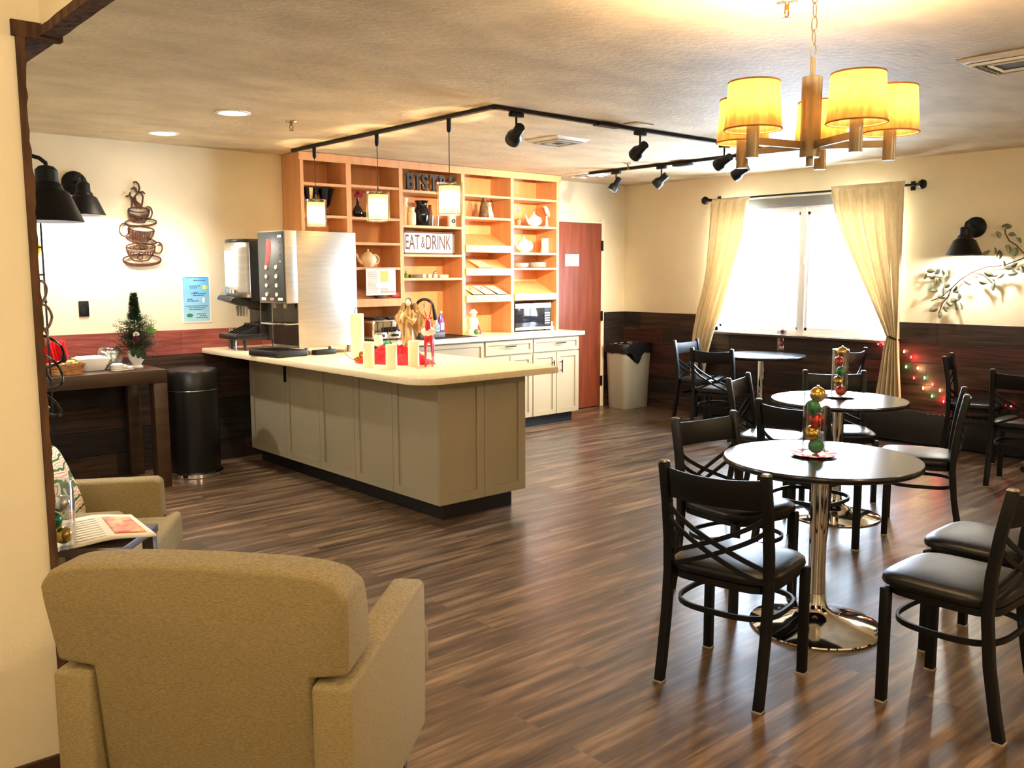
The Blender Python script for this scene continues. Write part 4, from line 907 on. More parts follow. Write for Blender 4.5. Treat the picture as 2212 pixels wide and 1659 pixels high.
for px_, py, m_, r_, lb in ((838, 746, 'green', .034, 'green foil bauble between the candles'), (856, 752, 'gold', .026, 'gold bauble right of the green one'), (868, 752, 'silver', .024, 'silver bauble on the tulle near the right candle'), (806, 752, 'gold', .022, 'gold bauble beside the left candle')):
    p = AT(px_, py, X=3.5); single(MB().ball((0, 0, 0), r_, 18).cyl((0, 0, r_ - .003), (0, 0, r_ + .006), .006, 8), 'bauble', M[m_], lb, 'ornament', (p.x, p.y, max(p.z, CT + r_ + .02)), 'baubles on the red tulle')
p = AT(776, 782, Z=CT)
single(MB().tube([(-.08, .03, .10), (-.10, .02, .06), (-.06, 0, .02), (0, 0, .008)], .003, 6).ball((0, 0, .02), .022, 8, (1.2, 1, .8)).ball((.03, .01, .045), .025, 8).ball((.02, -.02, .05), .02, 8).ball((-.02, .01, .012), .016, 8), 'gilded_sprig', M['gold'], 'gilded leafy sprig at the foot of the tall candle', 'decoration', (p.x, p.y, CT + .003))
# angel
p = AT(884, 768, Z=CT)
ag = thing('angel_figurine', 'bronze and ivory angel figurine with spread wings behind the candles', 'figurine', (p.x, p.y, CT + .001), math.radians(-50))
M['angel'] = mat('antique_gold_resin', (206, 176, 122), .4, c2=(120, 88, 50), scale=14, stretch=(3, 3, .6), metal=.2)
M['hairb'] = mat('brown_resin', (74, 46, 28), .5)
def skinfig(name, verts, edges, m, parent, sub=2, root=0):
    me = bpy.data.meshes.new(name); me.from_pydata([v[:3] for v in verts], edges, []); o = bpy.data.objects.new(name, me); COL.objects.link(o)
    sk_ = o.modifiers.new('skin', 'SKIN'); sk_.use_smooth_shade = True
    for i, v in enumerate(verts): me.skin_vertices[0].data[i].radius = (v[3], v[4] if len(v) > 4 else v[3])
    me.skin_vertices[0].data[root].use_root = True
    s_ = o.modifiers.new('sub', 'SUBSURF'); s_.levels = s_.render_levels = sub
    me.materials.append(m); o.parent = parent; return o
mb = MB().lathe([(.0, 0), (.052, 0), (.056, .01), (.05, .06), (.042, .12), (.034, .18), (.028, .225), (.036, .27), (.038, .30), (.02, .33), (.014, .345), (.014, .36)], 28)
for v_ in mb.v:
    a = math.atan2(v_.y, v_.x); r = math.hypot(v_.x, v_.y); k = 1 + (.10 * math.sin(9 * a + v_.z * 12)) * (1 if v_.z < .22 else .2); v_.x *= k * (1.1 if v_.z > .24 else 1); v_.y *= k * (.75 if v_.z > .22 else .95)
mb.build('gown', M['angel'], ag)
mb = MB()
for s in (-1, 1): mb.tube([(s * .038, 0, .305), (s * .05, -.02, .27), (s * .045, -.045, .245), (s * .02, -.055, .265), (s * .004, -.055, .285)], [.016, .017, .018, .013, .008], 10)
mb.build('arms', M['angel'], ag)
MB().ball((0, -.004, .385), .024, 16, (.85, .95, 1.15)).tube([(0, -.026, .388), (0, -.031, .382), (0, -.027, .377)], [.002, .004, .002], 6).build('head', M['cream'], ag)
MB().ball((0, .008, .392), .027, 16, (.95, .95, 1.1)).tube([(-.017, .006, .385), (-.02, .008, .35), (-.016, .012, .31)], [.010, .011, .005], 8).tube([(.017, .006, .385), (.02, .008, .35), (.016, .012, .31)], [.010, .011, .005], 8).build('hair', M['hairb'], ag)
for s in (-1, 1):
    mb = MB()
    for k in range(7):
        a = .25 + k * .16; top = Vector((s * (.024 + .042 * math.sin(min(a * 1.2, 1.5))), .03, .34 + .045 * math.cos(a * 1.5) - k * .004)); bot = Vector((s * (.03 + .012 * k), .035, .12 + .022 * k))
        mb.ribbon([Vector((s * .02, .025, .30)).lerp(top, .5), top, top.lerp(bot, .4) + Vector((s * .02, 0, 0)), bot], .006, .026, up=(0, 0, 1) if 0 else (s * .9, 0, .4))
    mb.build('wing', M['angel'], ag)
# reindeer
p = AT(928, 790, Z=CT)
rd = thing('reindeer_figurine', 'red glitter reindeer figurine with a white fur collar and long thin legs', 'figurine', (p.x, p.y, CT + .001), math.radians(-130))
skinfig('body', [(0, 0, .17, .034, .03), (.05, 0, .185, .036, .032), (.085, 0, .22, .026, .022), (.095, 0, .27, .018), (.10, 0, .305, .017), (.135, 0, .295, .009), (-.045, 0, .165, .034, .03), (-.07, 0, .17, .02)], [(0, 1), (1, 2), (2, 3), (3, 4), (4, 5), (0, 6), (6, 7)], M['red'], rd)
for x, y in ((.06, .022), (.06, -.022), (-.055, .024), (-.055, -.024)): MB().tube([(x, y * .8, .175), (x + .01, y, .10), (x + (.0 if x > 0 else .012), y, .05), (x, y, .006)], [.013, .006, .0035, .004], 8).ball((x + .004, y, .005), .008, 8, (1.2, 1, .6)).build('leg', M['red'], rd)
for s in (-1, 1):
    MB().tube([(.095, s * .008, .32), (.088, s * .018, .35), (.095, s * .022, .385), (.085, s * .016, .42)], [.004, .0035, .003, .0015], 6).tube([(.09, s * .019, .36), (.11, s * .026, .385)], [.003, .0012], 5).tube([(.093, s * .021, .385), (.105, s * .03, .41)], [.003, .0012], 5).build('antler', M['red'], rd)
    MB().tube([(.092, s * .012, .312), (.082, s * .034, .318)], [.007, .002], 6).build('ear', M['red'], rd)
mb = MB()
for k in range(60):
    a = k * 2.4; e = random.uniform(-.8, .8); mb.ball((.07 + .032 * math.cos(a) * math.cos(e), .036 * math.sin(a) * math.cos(e), .225 + .02 * math.sin(e)), .014, 6)
mb.build('fur_collar', M['paper'], rd)
# ================================================================ door side grey bin
bn = thing('grey_bin', 'tall grey plastic waste bin with a black liner between the door and the corner', 'bin', (7.86, 6.90, 0))
c = bn.location
mb = MB().pad(.235, .17, [(.86, 0), (.88, .01), (1.0, .70), (1.06, .705), (1.06, .735), (.98, .735), (.96, .70), (.84, .02)], ex=6, seg=48); mb.build('body', M['grey_plastic'], bn)
mb = MB()
mb.pad(.235, .17, [(.92, .70), (1.0, .742), (1.09, .74), (1.11, .70), (1.085, .66), (1.075, .64)], ex=6, seg=48)
for v_ in mb.v:
    if v_.z < .68 and v_.y < .02: v_.z -= .14 * max(0, 1 - abs(v_.x + .05) / .10) ** .8
    v_.z += .006 * math.sin(v_.x * 60 + v_.y * 40); v_.x += .006 * math.sin(v_.z * 90)
mb.build('bin_liner', M['bag'], bn)
# ================================================================ CONSOLE TABLE with refreshments
KT = .862
k_ = thing('console_table', 'dark espresso console table against the red topped wainscot', 'table', (1.5, 6.55, 0))
kx0, kx1, ky0, ky1 = .75, 2.405, 6.50, YB - .035
MB().box(kx0, ky0, KT - .095, kx1, ky1, KT).build('tabletop', M['console'], k_, bevel=.003, world=True)
for x in (kx0, kx1 - .10):
    for y in (ky0, ky1 - .10): MB().box(x + .001, y + .001, 0, x + .099, y + .099, KT - .0955).build('leg', M['console'], k_, bevel=.003, world=True)
M['basket'] = mat('wicker', (206, 150, 92), .7, c2=(132, 84, 44), scale=26, stretch=(1, 1, 4), bump=.8)
def ont(px_, py, Y): return AT(px_, py, Y=Y).x
bk = thing('wicker_basket', 'oval wicker basket of yellow and white packets on the console table', 'basket', (ont(140, 800, 6.62), 6.64, KT + .001))
mb = MB(); mb.open = True
mb.pad(.135, .085, [(.84, 0), (.9, .03), (.97, .06), (1.02, .068), (1.02, .075), (.95, .072), (.88, .04), (.8, .008)], ex=2.6, seg=56)
for i, v_ in enumerate(mb.v):
    a = math.atan2(v_.y, v_.x); q = .0025 * math.sin(28 * a); v_.x += q * math.cos(a); v_.y += q * math.sin(a)
mb.build('wicker_body', M['basket'], bk)
M['pack'] = mat('yellow_packet', (242, 214, 96), .5)
for i in range(16):
    a = random.uniform(0, 2 * PI); r = random.uniform(0, .085)
    single(MB().box(-.026, -.016, -.002, .026, .016, .002, rotz(random.uniform(0, 3)) @ rotx(random.uniform(-.6, .6))), 'tea_packet', M['pack'] if i % 2 else M['paper'], 'flat tea packets heaped in the wicker basket', 'packet', (bk.location.x + r * math.cos(a), bk.location.y + r * .55 * math.sin(a), KT + .070 + random.uniform(0, .02)), 'packets in the wicker basket')
ns = thing('napkin_tray', 'white slanted tray of napkins between the basket and the plastic jar', 'tray', (ont(203, 795, 6.78), 6.8, KT + .001))
MB().hexa([(-.10, -.07, 0), (-.13, -.10, .09), (-.10, .09, 0), (-.12, .09, .09), (.055, -.07, 0), (.095, -.10, .09), (.055, .09, 0), (.085, .09, .09)]).build('tray', M['paper'], ns, bevel=.003)
MB().box(-.10, -.07, .088, .07, .07, .10).build('napkins', M['paper'], ns, bevel=.004)
M['redcloth'] = mat('bright_red_fabric', (218, 22, 30), .8, bump=.3)
def rc_fn(u, v): return Vector((-.085 + .17 * u + .01 * math.sin(v * 5), .02 * math.sin(u * 14) + .012 * math.sin(u * 31), .205 * v))
single(MB().sheet(rc_fn, 40, 12), 'red_cloth', M['redcloth'], 'bright red gathered cloth standing behind the wicker basket', 'cloth', (ont(118, 765, 7.05), 7.05, KT + .002), solid=.004)
jr = thing('plastic_jar', 'round clear jar filled with white sugar packets on the console table', 'jar', (ont(243, 795, 6.78) + .005, 6.84, KT + .001))
MB().lathe([(.045, .002), (.06, .0), (.085, .03), (.098, .075), (.09, .12), (.07, .15), (.062, .155), (.064, .16)], 30).build('jar_body', M['tplastic'], jr)
for i in range(34):
    z = KT + .02 + .1 * random.random() ** .8; r = random.uniform(0, .066); a = random.uniform(0, 2 * PI)
    single(MB().box(-.024, -.012, -.0018, .024, .012, .0018, rotz(random.uniform(0, 3)) @ rotx(random.uniform(-1.2, 1.2)) @ roty(random.uniform(-.8, .8))), 'sugar_packet', M['paper'], 'white sugar packets piled inside the round clear jar', 'packet', (jr.location.x + r * math.cos(a), jr.location.y + r * math.sin(a), z), 'sugar packets in the clear jar')
for k, (px_, dx) in enumerate(((254, 0), (264, 0), (280, 0))):
    n2 = (4, 3, 2)[k]
    for j in range(n2):
        single(MB().lathe([(.03, .006), (.034, .0), (.044, .004), (.046, .009), (.036, .012), (.03, .018), (0, .018)], 24), 'cup_lid', M['whitecer'], 'white plastic cup lid in the %s pile in front of the jar, %s' % (('left', 'middle', 'right')[k], ORD[n2 - 1 - j]), 'lid', (ont(px_, 798, 6.60) , 6.60 + .02 * k, KT + .001 + j * .0125), 'white cup lids on the console table')
tr = thing('tabletop_tree', 'small artificial pine tree with white blossoms in a white pot on the console table', 'christmas tree', (ont(300, 790, 6.72), 6.76, KT + .001))
MB().lathe([(.042, 0), (.044, .008), (.03, .02), (.032, .03), (.052, .06), (.062, .10), (.064, .125), (.056, .125), (.05, .10), (0, .095)], 30).build('pot', M['whitecer'], tr)
mb = MB()
rnd = random.Random(4)
def needle(c, d, n=5):
    pass
H0, H1 = .11, .54
for i in range(900):
    t = rnd.random() ** 1.25; z = H0 + (H1 - H0) * t; R_ = (.168 * min(1, .75 + 2 * t) * (1 - t) ** .6 + .012) * (.6 + .5 * rnd.random()) if t < .55 else .034 * (1.2 - t) * 2.0; a = rnd.uniform(0, 2 * PI)
    d = Vector((math.cos(a), math.sin(a), rnd.uniform(-.25, .7))).normalized(); c0 = Vector((0, 0, z)) + d * R_ * .25; c1 = Vector((0, 0, z)) + d * R_
    side = d.cross(Vector((0, 0, 1))).normalized(); L_ = (c1 - c0).length; q = 5
    for j in range(q + 1):
        b_ = c0.lerp(c1, j / q)
        for s in (-1, 1):
            e_ = b_ + (side * s * .9 + d * .8 + Vector((0, 0, rnd.uniform(-.3, .5)))).normalized() * .026
            w_ = d.cross(e_ - b_).normalized() * .0042
            mb.add([b_ - d * .0035, b_ + d * .0035, e_ + w_], [(0, 1, 2)])
    mb.add([c0 - side * .002, c0 + side * .002, c1], [(0, 1, 2)])
mb.build('needles', M['pine'], tr, flat=True)
MB().tube([(0, 0, .09), (0, 0, .5)], [.008, .003], 8).build('stem', M['brownfig'], tr)
mb = MB()
for k in range(7):
    a = k * .9; mb.ball((.012 * math.cos(a) - .03, -.115 + .004 * k, .25 + .014 * math.sin(a)), .0085, 8, (1.2, .6, 1))
mb.build('blossoms', M['whitecer'], tr)
mb = MB()
for k in range(7):
    a = k * .9; mb.ball((.02 * math.cos(a) - .03, -.105, .215 + .02 * math.sin(a)), .009, 8)
for k in range(5): mb.ball((-.11 + .012 * k, -.06, .235 + .006 * (k % 3)), .007, 8)
mb.build('berries', M['plum'], tr)
mb = MB()
for (a, l) in ((.2, .07), (.7, .06), (1.2, .075), (1.7, .05)): mb.sheet(lambda u, v, a=a, l=l: Vector((.075 + math.cos(a) * l * u - math.sin(a) * (v - .5) * .028 * math.sin(PI * min(1, u + .05)), -.05 - .01 * u, .26 + math.sin(a) * l * u + math.cos(a) * (v - .5) * .028 * math.sin(PI * min(1, u + .05)))), 8, 2)
mb.build('leaves', mat('bright_leaf', (126, 176, 70), .5, var=.3), tr); mb = MB()
for (x, y, z) in ((-.01, -.07, .10), (.025, -.065, .09), (-.04, -.05, .11)): mb.sheet(lambda u, v, x=x, y=y, z=z: Vector((x + (v - .5) * .045 * math.sin(PI * (.1 + .8 * u)), y - .01 * math.sin(PI * u), z + .05 - .075 * u)), 8, 2)
mb.build('leaves', M['pine'], tr)
# ================================================================ black trash can
tcx = (AT(360, 800, Y=6.72).x + AT(470, 800, Y=6.72).x) / 2
tn = thing('trash_can', 'black cylindrical trash can with a chrome foot ring beside the console table', 'trash can', (2.70, 6.80, 0))
MB().lathe([(.185, .03), (.19, .04), (.19, .665), (0, .665)], 48).build('body', M['blk_plastic'], tn)
MB().lathe([(.192, .67), (.197, .675), (.197, .80), (.18, .822), (.10, .835), (0, .838)], 48).build('lid', M['blk_plastic'], tn)
MB().lathe([(.205, 0), (.21, .005), (.208, .03), (.19, .04), (.188, .03)], 48).build('chrome_foot_ring', M['chrome'], tn)
MB().lathe([(.1925, .664), (.194, .667), (.1925, .672)], 48).build('seam_ring', M['silver'], tn)
# ================================================================ wire vine decoration & brochure rack behind the opening
rk = thing('magazine_rack', 'tall slim dark metal stand holding something yellow, just past the wood trimmed edge', 'rack', (1.27, 5.05, 0))
def RP(x, y): return AT(x, y, D=4.75)
u1, u2 = RP(98, 640), RP(82, 640); MB().cyl((u1.x, u1.y, 0), (u1.x, u1.y, 1.86), .005, 8).cyl((u2.x, u2.y, 0), (u2.x, u2.y, 1.86), .005, 8).box(u2.x - .06, u2.y - .1, 0, u1.x + .08, u2.y + .12, .012).build('upright', M['black'], rk, world=True)
for x, y in ((86, 535), (91, 594), (96, 653)): MB().bar(RP(x - 18, y + 1), RP(x + 6, y - 1), .008, .008).build('clip', M['black'], rk, world=True)
MB().sheet(lambda u, v: RP(70 + 18 * u - 4 * v + 2 * math.sin(6 * v), 530 + 34 * v) + Vector((0, 0, .004 * math.sin(9 * u))), 8, 8).build('yellow_ribbon', mat('yellow_cloth', (240, 206, 60), .5), rk, world=True, solid=.002)
vn = thing('wire_vine', 'curling brown wire vine decoration along the inside edge of the opening', 'wall decoration', (PX + .08, 3.1, 1.2))
def VP(x, y, d=0): return AT(x, y, D=2.84 + d)
for path in ([(70, 640), (80, 612), (92, 608), (100, 622), (98, 640), (90, 655), (76, 668)], [(72, 664), (92, 658), (106, 668), (112, 686), (106, 704), (96, 712), (80, 722), (70, 740)], [(70, 700), (90, 706), (100, 718), (104, 735), (96, 748), (78, 756)],
             [(72, 726), (96, 726), (120, 738), (134, 752), (138, 770), (130, 782), (112, 790), (96, 795), (78, 800)], [(74, 762), (98, 768), (120, 784), (133, 806), (134, 826), (120, 836), (96, 840), (84, 838)], [(76, 798), (92, 800), (104, 812), (110, 822)],
             [(80, 842), (104, 856), (122, 872), (132, 890), (128, 898), (112, 896), (92, 888), (84, 880)], [(78, 815), (96, 814), (100, 802), (96, 790), (84, 786)], [(82, 872), (96, 874), (106, 882), (96, 884), (84, 876)]):
    # smooth the loop
    P3 = [VP(x, y, .03 * math.sin(i * 1.7 + y * .05)) for i, (x, y) in enumerate(path)]; out = []
    for i in range(len(P3) - 1):
        p0, p1, p2, p3 = P3[max(i - 1, 0)], P3[i], P3[i + 1], P3[min(i + 2, len(P3) - 1)]
        for s in range(6):
            t = s / 6; out.append(.5 * ((2 * p1) + (p2 - p0) * t + (2 * p0 - 5 * p1 + 4 * p2 - p3) * t * t + (3 * p1 - p0 - 3 * p2 + p3) * t ** 3))
    out.append(P3[-1]); MB().tube(out, .0042, 7).build('tendril', M['bronze'] if path[0][1] > 720 else mat('tan_wire', (140, 112, 84), .5, metal=.4), vn, world=True)
MB().tube([(PX + .027, 3.01, .3), (PX + .034, 3.025, .9), (PX + .03, 3.02, 1.3), (PX + .034, 3.025, 1.7)], .006, 7).build('stem', M['bronze'], vn, world=True)
MB().lathe([(.006, -.012), (.009, 0), (.008, .012), (.003, .016)], 8, VP(138, 775)).build('end_cap', M['dark'], vn, world=True)
# ================================================================ ARMCHAIRS
def armchair(name, label, loc, rz, backh=.88):
    """origin on the floor under the seat centre, facing +x"""
    t = thing(name, label, 'armchair', loc, rz, 'pair of tan upholstered armchairs')
    f = M['fabric']; W2 = .355
    def backfn(front):
        def fn(u, v):
            y = (u - .5) * 2; z = .30 + (backh - .30) * v; wd = (W2 - .075) if v < .42 else W2 - .004
            return 0
    # back slab: outline in y-z, thick in x, leaning back
    n = 24; outline = []
    ws = W2 - .088
    outline += [(-ws, .17), (-ws, .622), (-(W2 + .0), .632)]
    outline += [(-(W2 + .012), backh - .10)]
    for i in range(n + 1):
        a = i / n; y = -1 + 2 * a; e = (1 - abs(y) ** 6); outline.append((y * (W2 + .012), backh - .075 + .075 * max(0, 1 - abs(y) ** 2.6) ** .6 if 0 else backh - .055 + .05 * (1 - abs(y) ** 7) ** .5 * 1.0 + .014 * (1 - y * y)))
    outline += [(W2 + .012, backh - .10), (W2 + .0, .632), (ws, .622), (ws, .17)]
    def lean(z): return -.30 - .10 * max(0, z - .30) / .6
    m = len(outline); vs = [(lean(z) - .055 - .0, y, z) for y, z in outline] + [(lean(z) + .155 - .085 * max(0, (z - .6)) / .3, y, z) for y, z in outline]
    mb = MB().add(vs, [tuple(range(m)), tuple(range(m, 2 * m))[::-1]] + [(i, (i + 1) % m, (i + 1) % m + m, i + m) for i in range(m)])
    o = mb.build('backrest', f, t, bevel=.014, bseg=4, angle=60)
    for s in (-1, 1):
        y0, y1 = sorted((s * (W2 - .085), s * (W2 + .01)))
        prof = [(-.405, .16), (-.42, .36), (-.42, .612), (-.24, .614), (.05, .618), (.29, .622), (.315, .607), (.32, .40), (.30, .16)]
        mb = MB(); k = len(prof); vs = [(x, y0, z) for x, z in prof] + [(x, y1, z) for x, z in prof]
        mb.add(vs, [tuple(range(k)), tuple(range(k, 2 * k))[::-1]] + [(i, (i + 1) % k, (i + 1) % k + k, i + k) for i in range(k)])
        mb.build('arm', f, t, bevel=.014, bseg=3, angle=50)
    MB().box(-.30, -W2 + .086, .16, .30, W2 - .086, .30).build('seat_base', f, t, bevel=.01)
    # T cushion
    cy = W2 - .09; poly = [(-.26, -cy), (.325, -cy), (.325, -W2 - .005), (.39, -W2 - .005), (.40, 0), (.39, W2 + .005), (.325, W2 + .005), (.325, cy), (-.26, cy)]
    MB().prism(poly, .302, .455).build('seat_cushion', f, t, bevel=.028, bseg=4, angle=60)
    for x, y in ((.27, .29), (.27, -.29), (-.35, .29), (-.35, -.29)):
        MB().tube([(x, y, .165), (x + (.01 if x > 0 else -.03), y, .0)], [.03, .018], 4).build('leg', M['console'], t, angle=10)
    return t
armchair('armchair', 'large tan upholstered armchair in the foreground seen from behind', (1.08, 2.245, 0), math.radians(41), .885)
a2 = armchair('armchair', 'tan upholstered armchair facing right beside the small table, half hidden by the wall end', (1.03, 4.0, 0), math.radians(-33), .86)
pl = AT(150, 1090, D=3.62)
cu = thing('throw_pillow', 'white throw pillow with red and green pattern leaning in the far armchair', 'pillow', (1.03, 4.05, .56))
M['pillow'] = mat('pillow_print', (226, 214, 190), .9)
def pillow_mat():
    m = M['pillow']; n = m.node_tree.nodes; L = m.node_tree.links; tc = n.new('ShaderNodeTexCoord'); w1 = n.new('ShaderNodeTexWave'); w1.wave_type = 'RINGS'; w1.inputs['Scale'].default_value = 9; w1.inputs['Distortion'].default_value = 6
    L.new(tc.outputs['Object'], w1.inputs[0]); cr = n.new('ShaderNodeValToRGB'); cr.color_ramp.interpolation = 'CONSTANT'; e = cr.color_ramp.elements
    e[0].color = lin((70, 104, 60)); e[1].position = .18; e[1].color = lin((228, 214, 188)); x = e.new(.72); x.color = lin((196, 74, 60)); x = e.new(.86); x.color = lin((228, 214, 188))
    L.new(w1.outputs[0], cr.inputs[0]); L.new(cr.outputs[0], n['Principled BSDF'].inputs['Base Color'])
pillow_mat()
o = MB().pad(.20, .20, [(.86, -.012), (1.0, -.004), (1.0, .004), (.86, .04), (.6, .062), (.25, .072)], ex=5, seg=44).add([], []).build('cover', M['pillow'], cu)
cu.rotation_euler = (math.radians(90 - 20), 0, math.radians(-33 + 90)); cu.location = (.99, 4.06, .64)
# side table with newspaper and vase
st = thing('side_table', 'small dark square side table between the two armchairs', 'table', (.945, 3.345, 0), math.radians(48))
MB().box(-.16, -.17, .585, .16, .17, .615).build('tabletop', M['console'], st, bevel=.004)
for x in (-.135, .135):
    for y in (-.145, .145): MB().box(x - .02, y - .02, 0, x + .02, y + .02, .585).build('leg', M['console'], st)
cs = [AT(130, 1122, Z=.63), AT(283, 1112, Z=.64), AT(338, 1158, Z=.635), AT(150, 1178, Z=.63)]
M['news'] = mat('newsprint', (232, 222, 200), .8); M['magred'] = mat('magazine_picture', (214, 96, 70), .6, c2=(236, 190, 120), scale=22)
np_ = thing('newspaper', 'folded newspaper with a red and yellow picture lying on the side table', 'newspaper', (sum((c.x for c in cs)) / 4, sum((c.y for c in cs)) / 4, .6155))
def bil(u, v, dz=0):
    p = cs[3].lerp(cs[2], u).lerp(cs[0].lerp(cs[1], u), v); return Vector((p.x, p.y, .6205 + dz + .03 * math.sin(PI * u) ** 2 * .35 + .018 * u))
MB().sheet(lambda u, v: bil(u, v), 20, 8).build('pages', M['news'], np_, world=True, solid=.008)
MB().sheet(lambda u, v: bil(.55 + .38 * u, .12 + .76 * v, .0048), 10, 6).build('picture', M['magred'], np_, world=True, solid=.0004)
mb = MB()
for k in range(9): mb.add([bil(.05 + .0 * k, .1 + .09 * k, .0052), bil(.45, .1 + .09 * k, .0052), bil(.45, .13 + .09 * k, .0052), bil(.05, .13 + .09 * k, .0052)], [(0, 1, 2, 3)])
mb.build('print_lines', mat('faint_print', (206, 192, 166), .8), np_, world=True, solid=.0003)
p = AT(113, 1190, Z=.62)
gv = thing('glass_hurricane', 'clear glass cylinder holding baubles on the side table by the wood trimmed edge', 'vase', (p.x + .03, p.y + .03, .6155))
MB().lathe([(0, .004), (.052, .004), (.055, .008), (.055, .235), (.052, .235), (.052, .012), (0, .01)], 30).build('cylinder', M['tglass'], gv)
for k, (m_, lb) in enumerate((('gold', 'gold bauble at the bottom of the side table hurricane glass'), ('green', 'green bauble in the middle of the side table hurricane glass'), ('silver', 'silver bauble at the top of the side table hurricane glass'))):
    single(MB().ball((0, 0, 0), .03, 16), 'bauble', M[m_], lb, 'ornament', (gv.location.x + .015 * (-1) ** k, gv.location.y, .6155 + .044 + k * .055), 'baubles in the hurricane glass')
# ================================================================ BISTRO TABLES
def table_proto():
    t = thing('bistro_table', '', 'table', (0, 0, 0), 0, 'round black bistro tables')
    MB().lathe([(0, .722), (.398, .722), (.407, .726), (.412, .735), (.412, .742), (.407, .75), (0, .75)], 72).build('tabletop', M['tabletop'], t)
    MB().lathe([(.036, .07), (.036, .70), (.10, .704), (.10, .7215)], 32).build('column', M['chrome'], t)
    MB().lathe([(.275, 0), (.28, .004), (.278, .010), (.24, .022), (.17, .036), (.11, .05), (.07, .068), (.05, .09), (.042, .12), (.037, .15)], 64).build('base', M['chrome'], t)
    return t
tp_ = table_proto()
TBL = [((3.515, 1.985), 'round black bistro table nearest the camera, with a bauble filled glass'), ((5.25, 2.86), 'round black bistro table in the middle of the row with a bauble filled glass'), ((7.58, 4.95), 'round black bistro table farthest away, beside the window'), ((7.66, 2.32), 'black bistro table at the right edge, mostly hidden behind a cross back chair')]
for i, (xy, lb) in enumerate(TBL): place(tp_, i > 0, (xy[0], xy[1], 0), i * .3, lb)
# centrepieces
def centre(tx, ty, px_, py_, cols, where, plate, h_=.27, r=.05, lean=0):
    p = AT(px_, py_, Z=.752)
    if plate:
        pt = thing('dessert_plate', 'round red and white swirled plate under the glass on the %s table' % where, 'plate', (p.x, p.y, .7505), 0, 'plates under the centrepieces')
        MB().lathe([(0, 0), (.06, 0), (.09, .006), (.10, .009), (.09, .010), (.06, .004), (0, .004)], 36).build('plate_body', M['swirl'], pt)
    z0 = .7565 if plate else .751
    g = thing('glass_cylinder', 'clear glass cylinder of baubles on the %s bistro table' % where, 'vase', (p.x, p.y, z0), 0, 'glass cylinder centrepieces')
    MB().lathe([(0, 0), (r, 0), (r, h_), (r - .003, h_), (r - .003, .006), (0, .006)], 36).build('cylinder', M['tglass'], g)
    z = z0 + .03; n = len(cols)
    for k, (c_, rr) in enumerate(cols):
        s = (-1) ** k; pos = 'lowest' if k == 0 else ORD[n - 1 - k]
        cn = {'gold': 'gold', 'green': 'green', 'redball': 'red', 'plum': 'plum', 'silver': 'silver'}[c_]
        o = thing('bauble', '%s bauble in the glass on the %s bistro table, %s' % (cn, where, pos), 'ornament', (p.x + s * (r - .005 - rr) * .9 * .75, p.y - s * (r - .005 - rr) * .9 * .66, z + (rr - .03)), 0, 'baubles in the glass on the %s table' % where)
        MB().ball((0, 0, 0), rr, 20).build('globe', M[c_], o); MB().cyl((0, 0, rr - .002), (0, 0, rr + .006), .006, 8).build('cap', M['gold'], o)
        z += (h_ + .012 - .0) / n if n > 3 else .06
    return g
sm = M['swirl'] = mat('swirl_plate', (230, 190, 170), .6, spec=.2)
n_ = sm.node_tree.nodes; L_ = sm.node_tree.links; tc_ = n_.new('ShaderNodeTexCoord'); gr_ = n_.new('ShaderNodeTexGradient'); gr_.gradient_type = 'RADIAL'; L_.new(tc_.outputs['Object'], gr_.inputs[0])
ml_ = n_.new('ShaderNodeMath'); ml_.operation = 'MULTIPLY'; ml_.inputs[1].default_value = 9; L_.new(gr_.outputs['Fac'], ml_.inputs[0]); fr_ = n_.new('ShaderNodeMath'); fr_.operation = 'FRACT'; L_.new(ml_.outputs[0], fr_.inputs[0])
cr_2 = n_.new('ShaderNodeValToRGB'); cr_2.color_ramp.interpolation = 'CONSTANT'; cr_2.color_ramp.elements[0].color = lin((190, 40, 44)); cr_2.color_ramp.elements[1].position = .5; cr_2.color_ramp.elements[1].color = lin((238, 214, 190)); L_.new(fr_.outputs[0], cr_2.inputs[0]); L_.new(cr_2.outputs[0], n_['Principled BSDF'].inputs['Base Color'])
centre(0, 0, 1757, 982, [('green', .034), ('gold', .034), ('redball', .033), ('green', .034), ('gold', .034)], 'nearest', True)
centre(0, 0, 1812, 857, [('redball', .033), ('gold', .033), ('green', .033), ('redball', .033), ('gold', .033)], 'middle', True, .30)
centre(0, 0, 1687, 757, [('silver', .03), ('redball', .033), ('green', .035), ('silver', .022), ('plum', .026)], 'farthest', False, .20, .045)
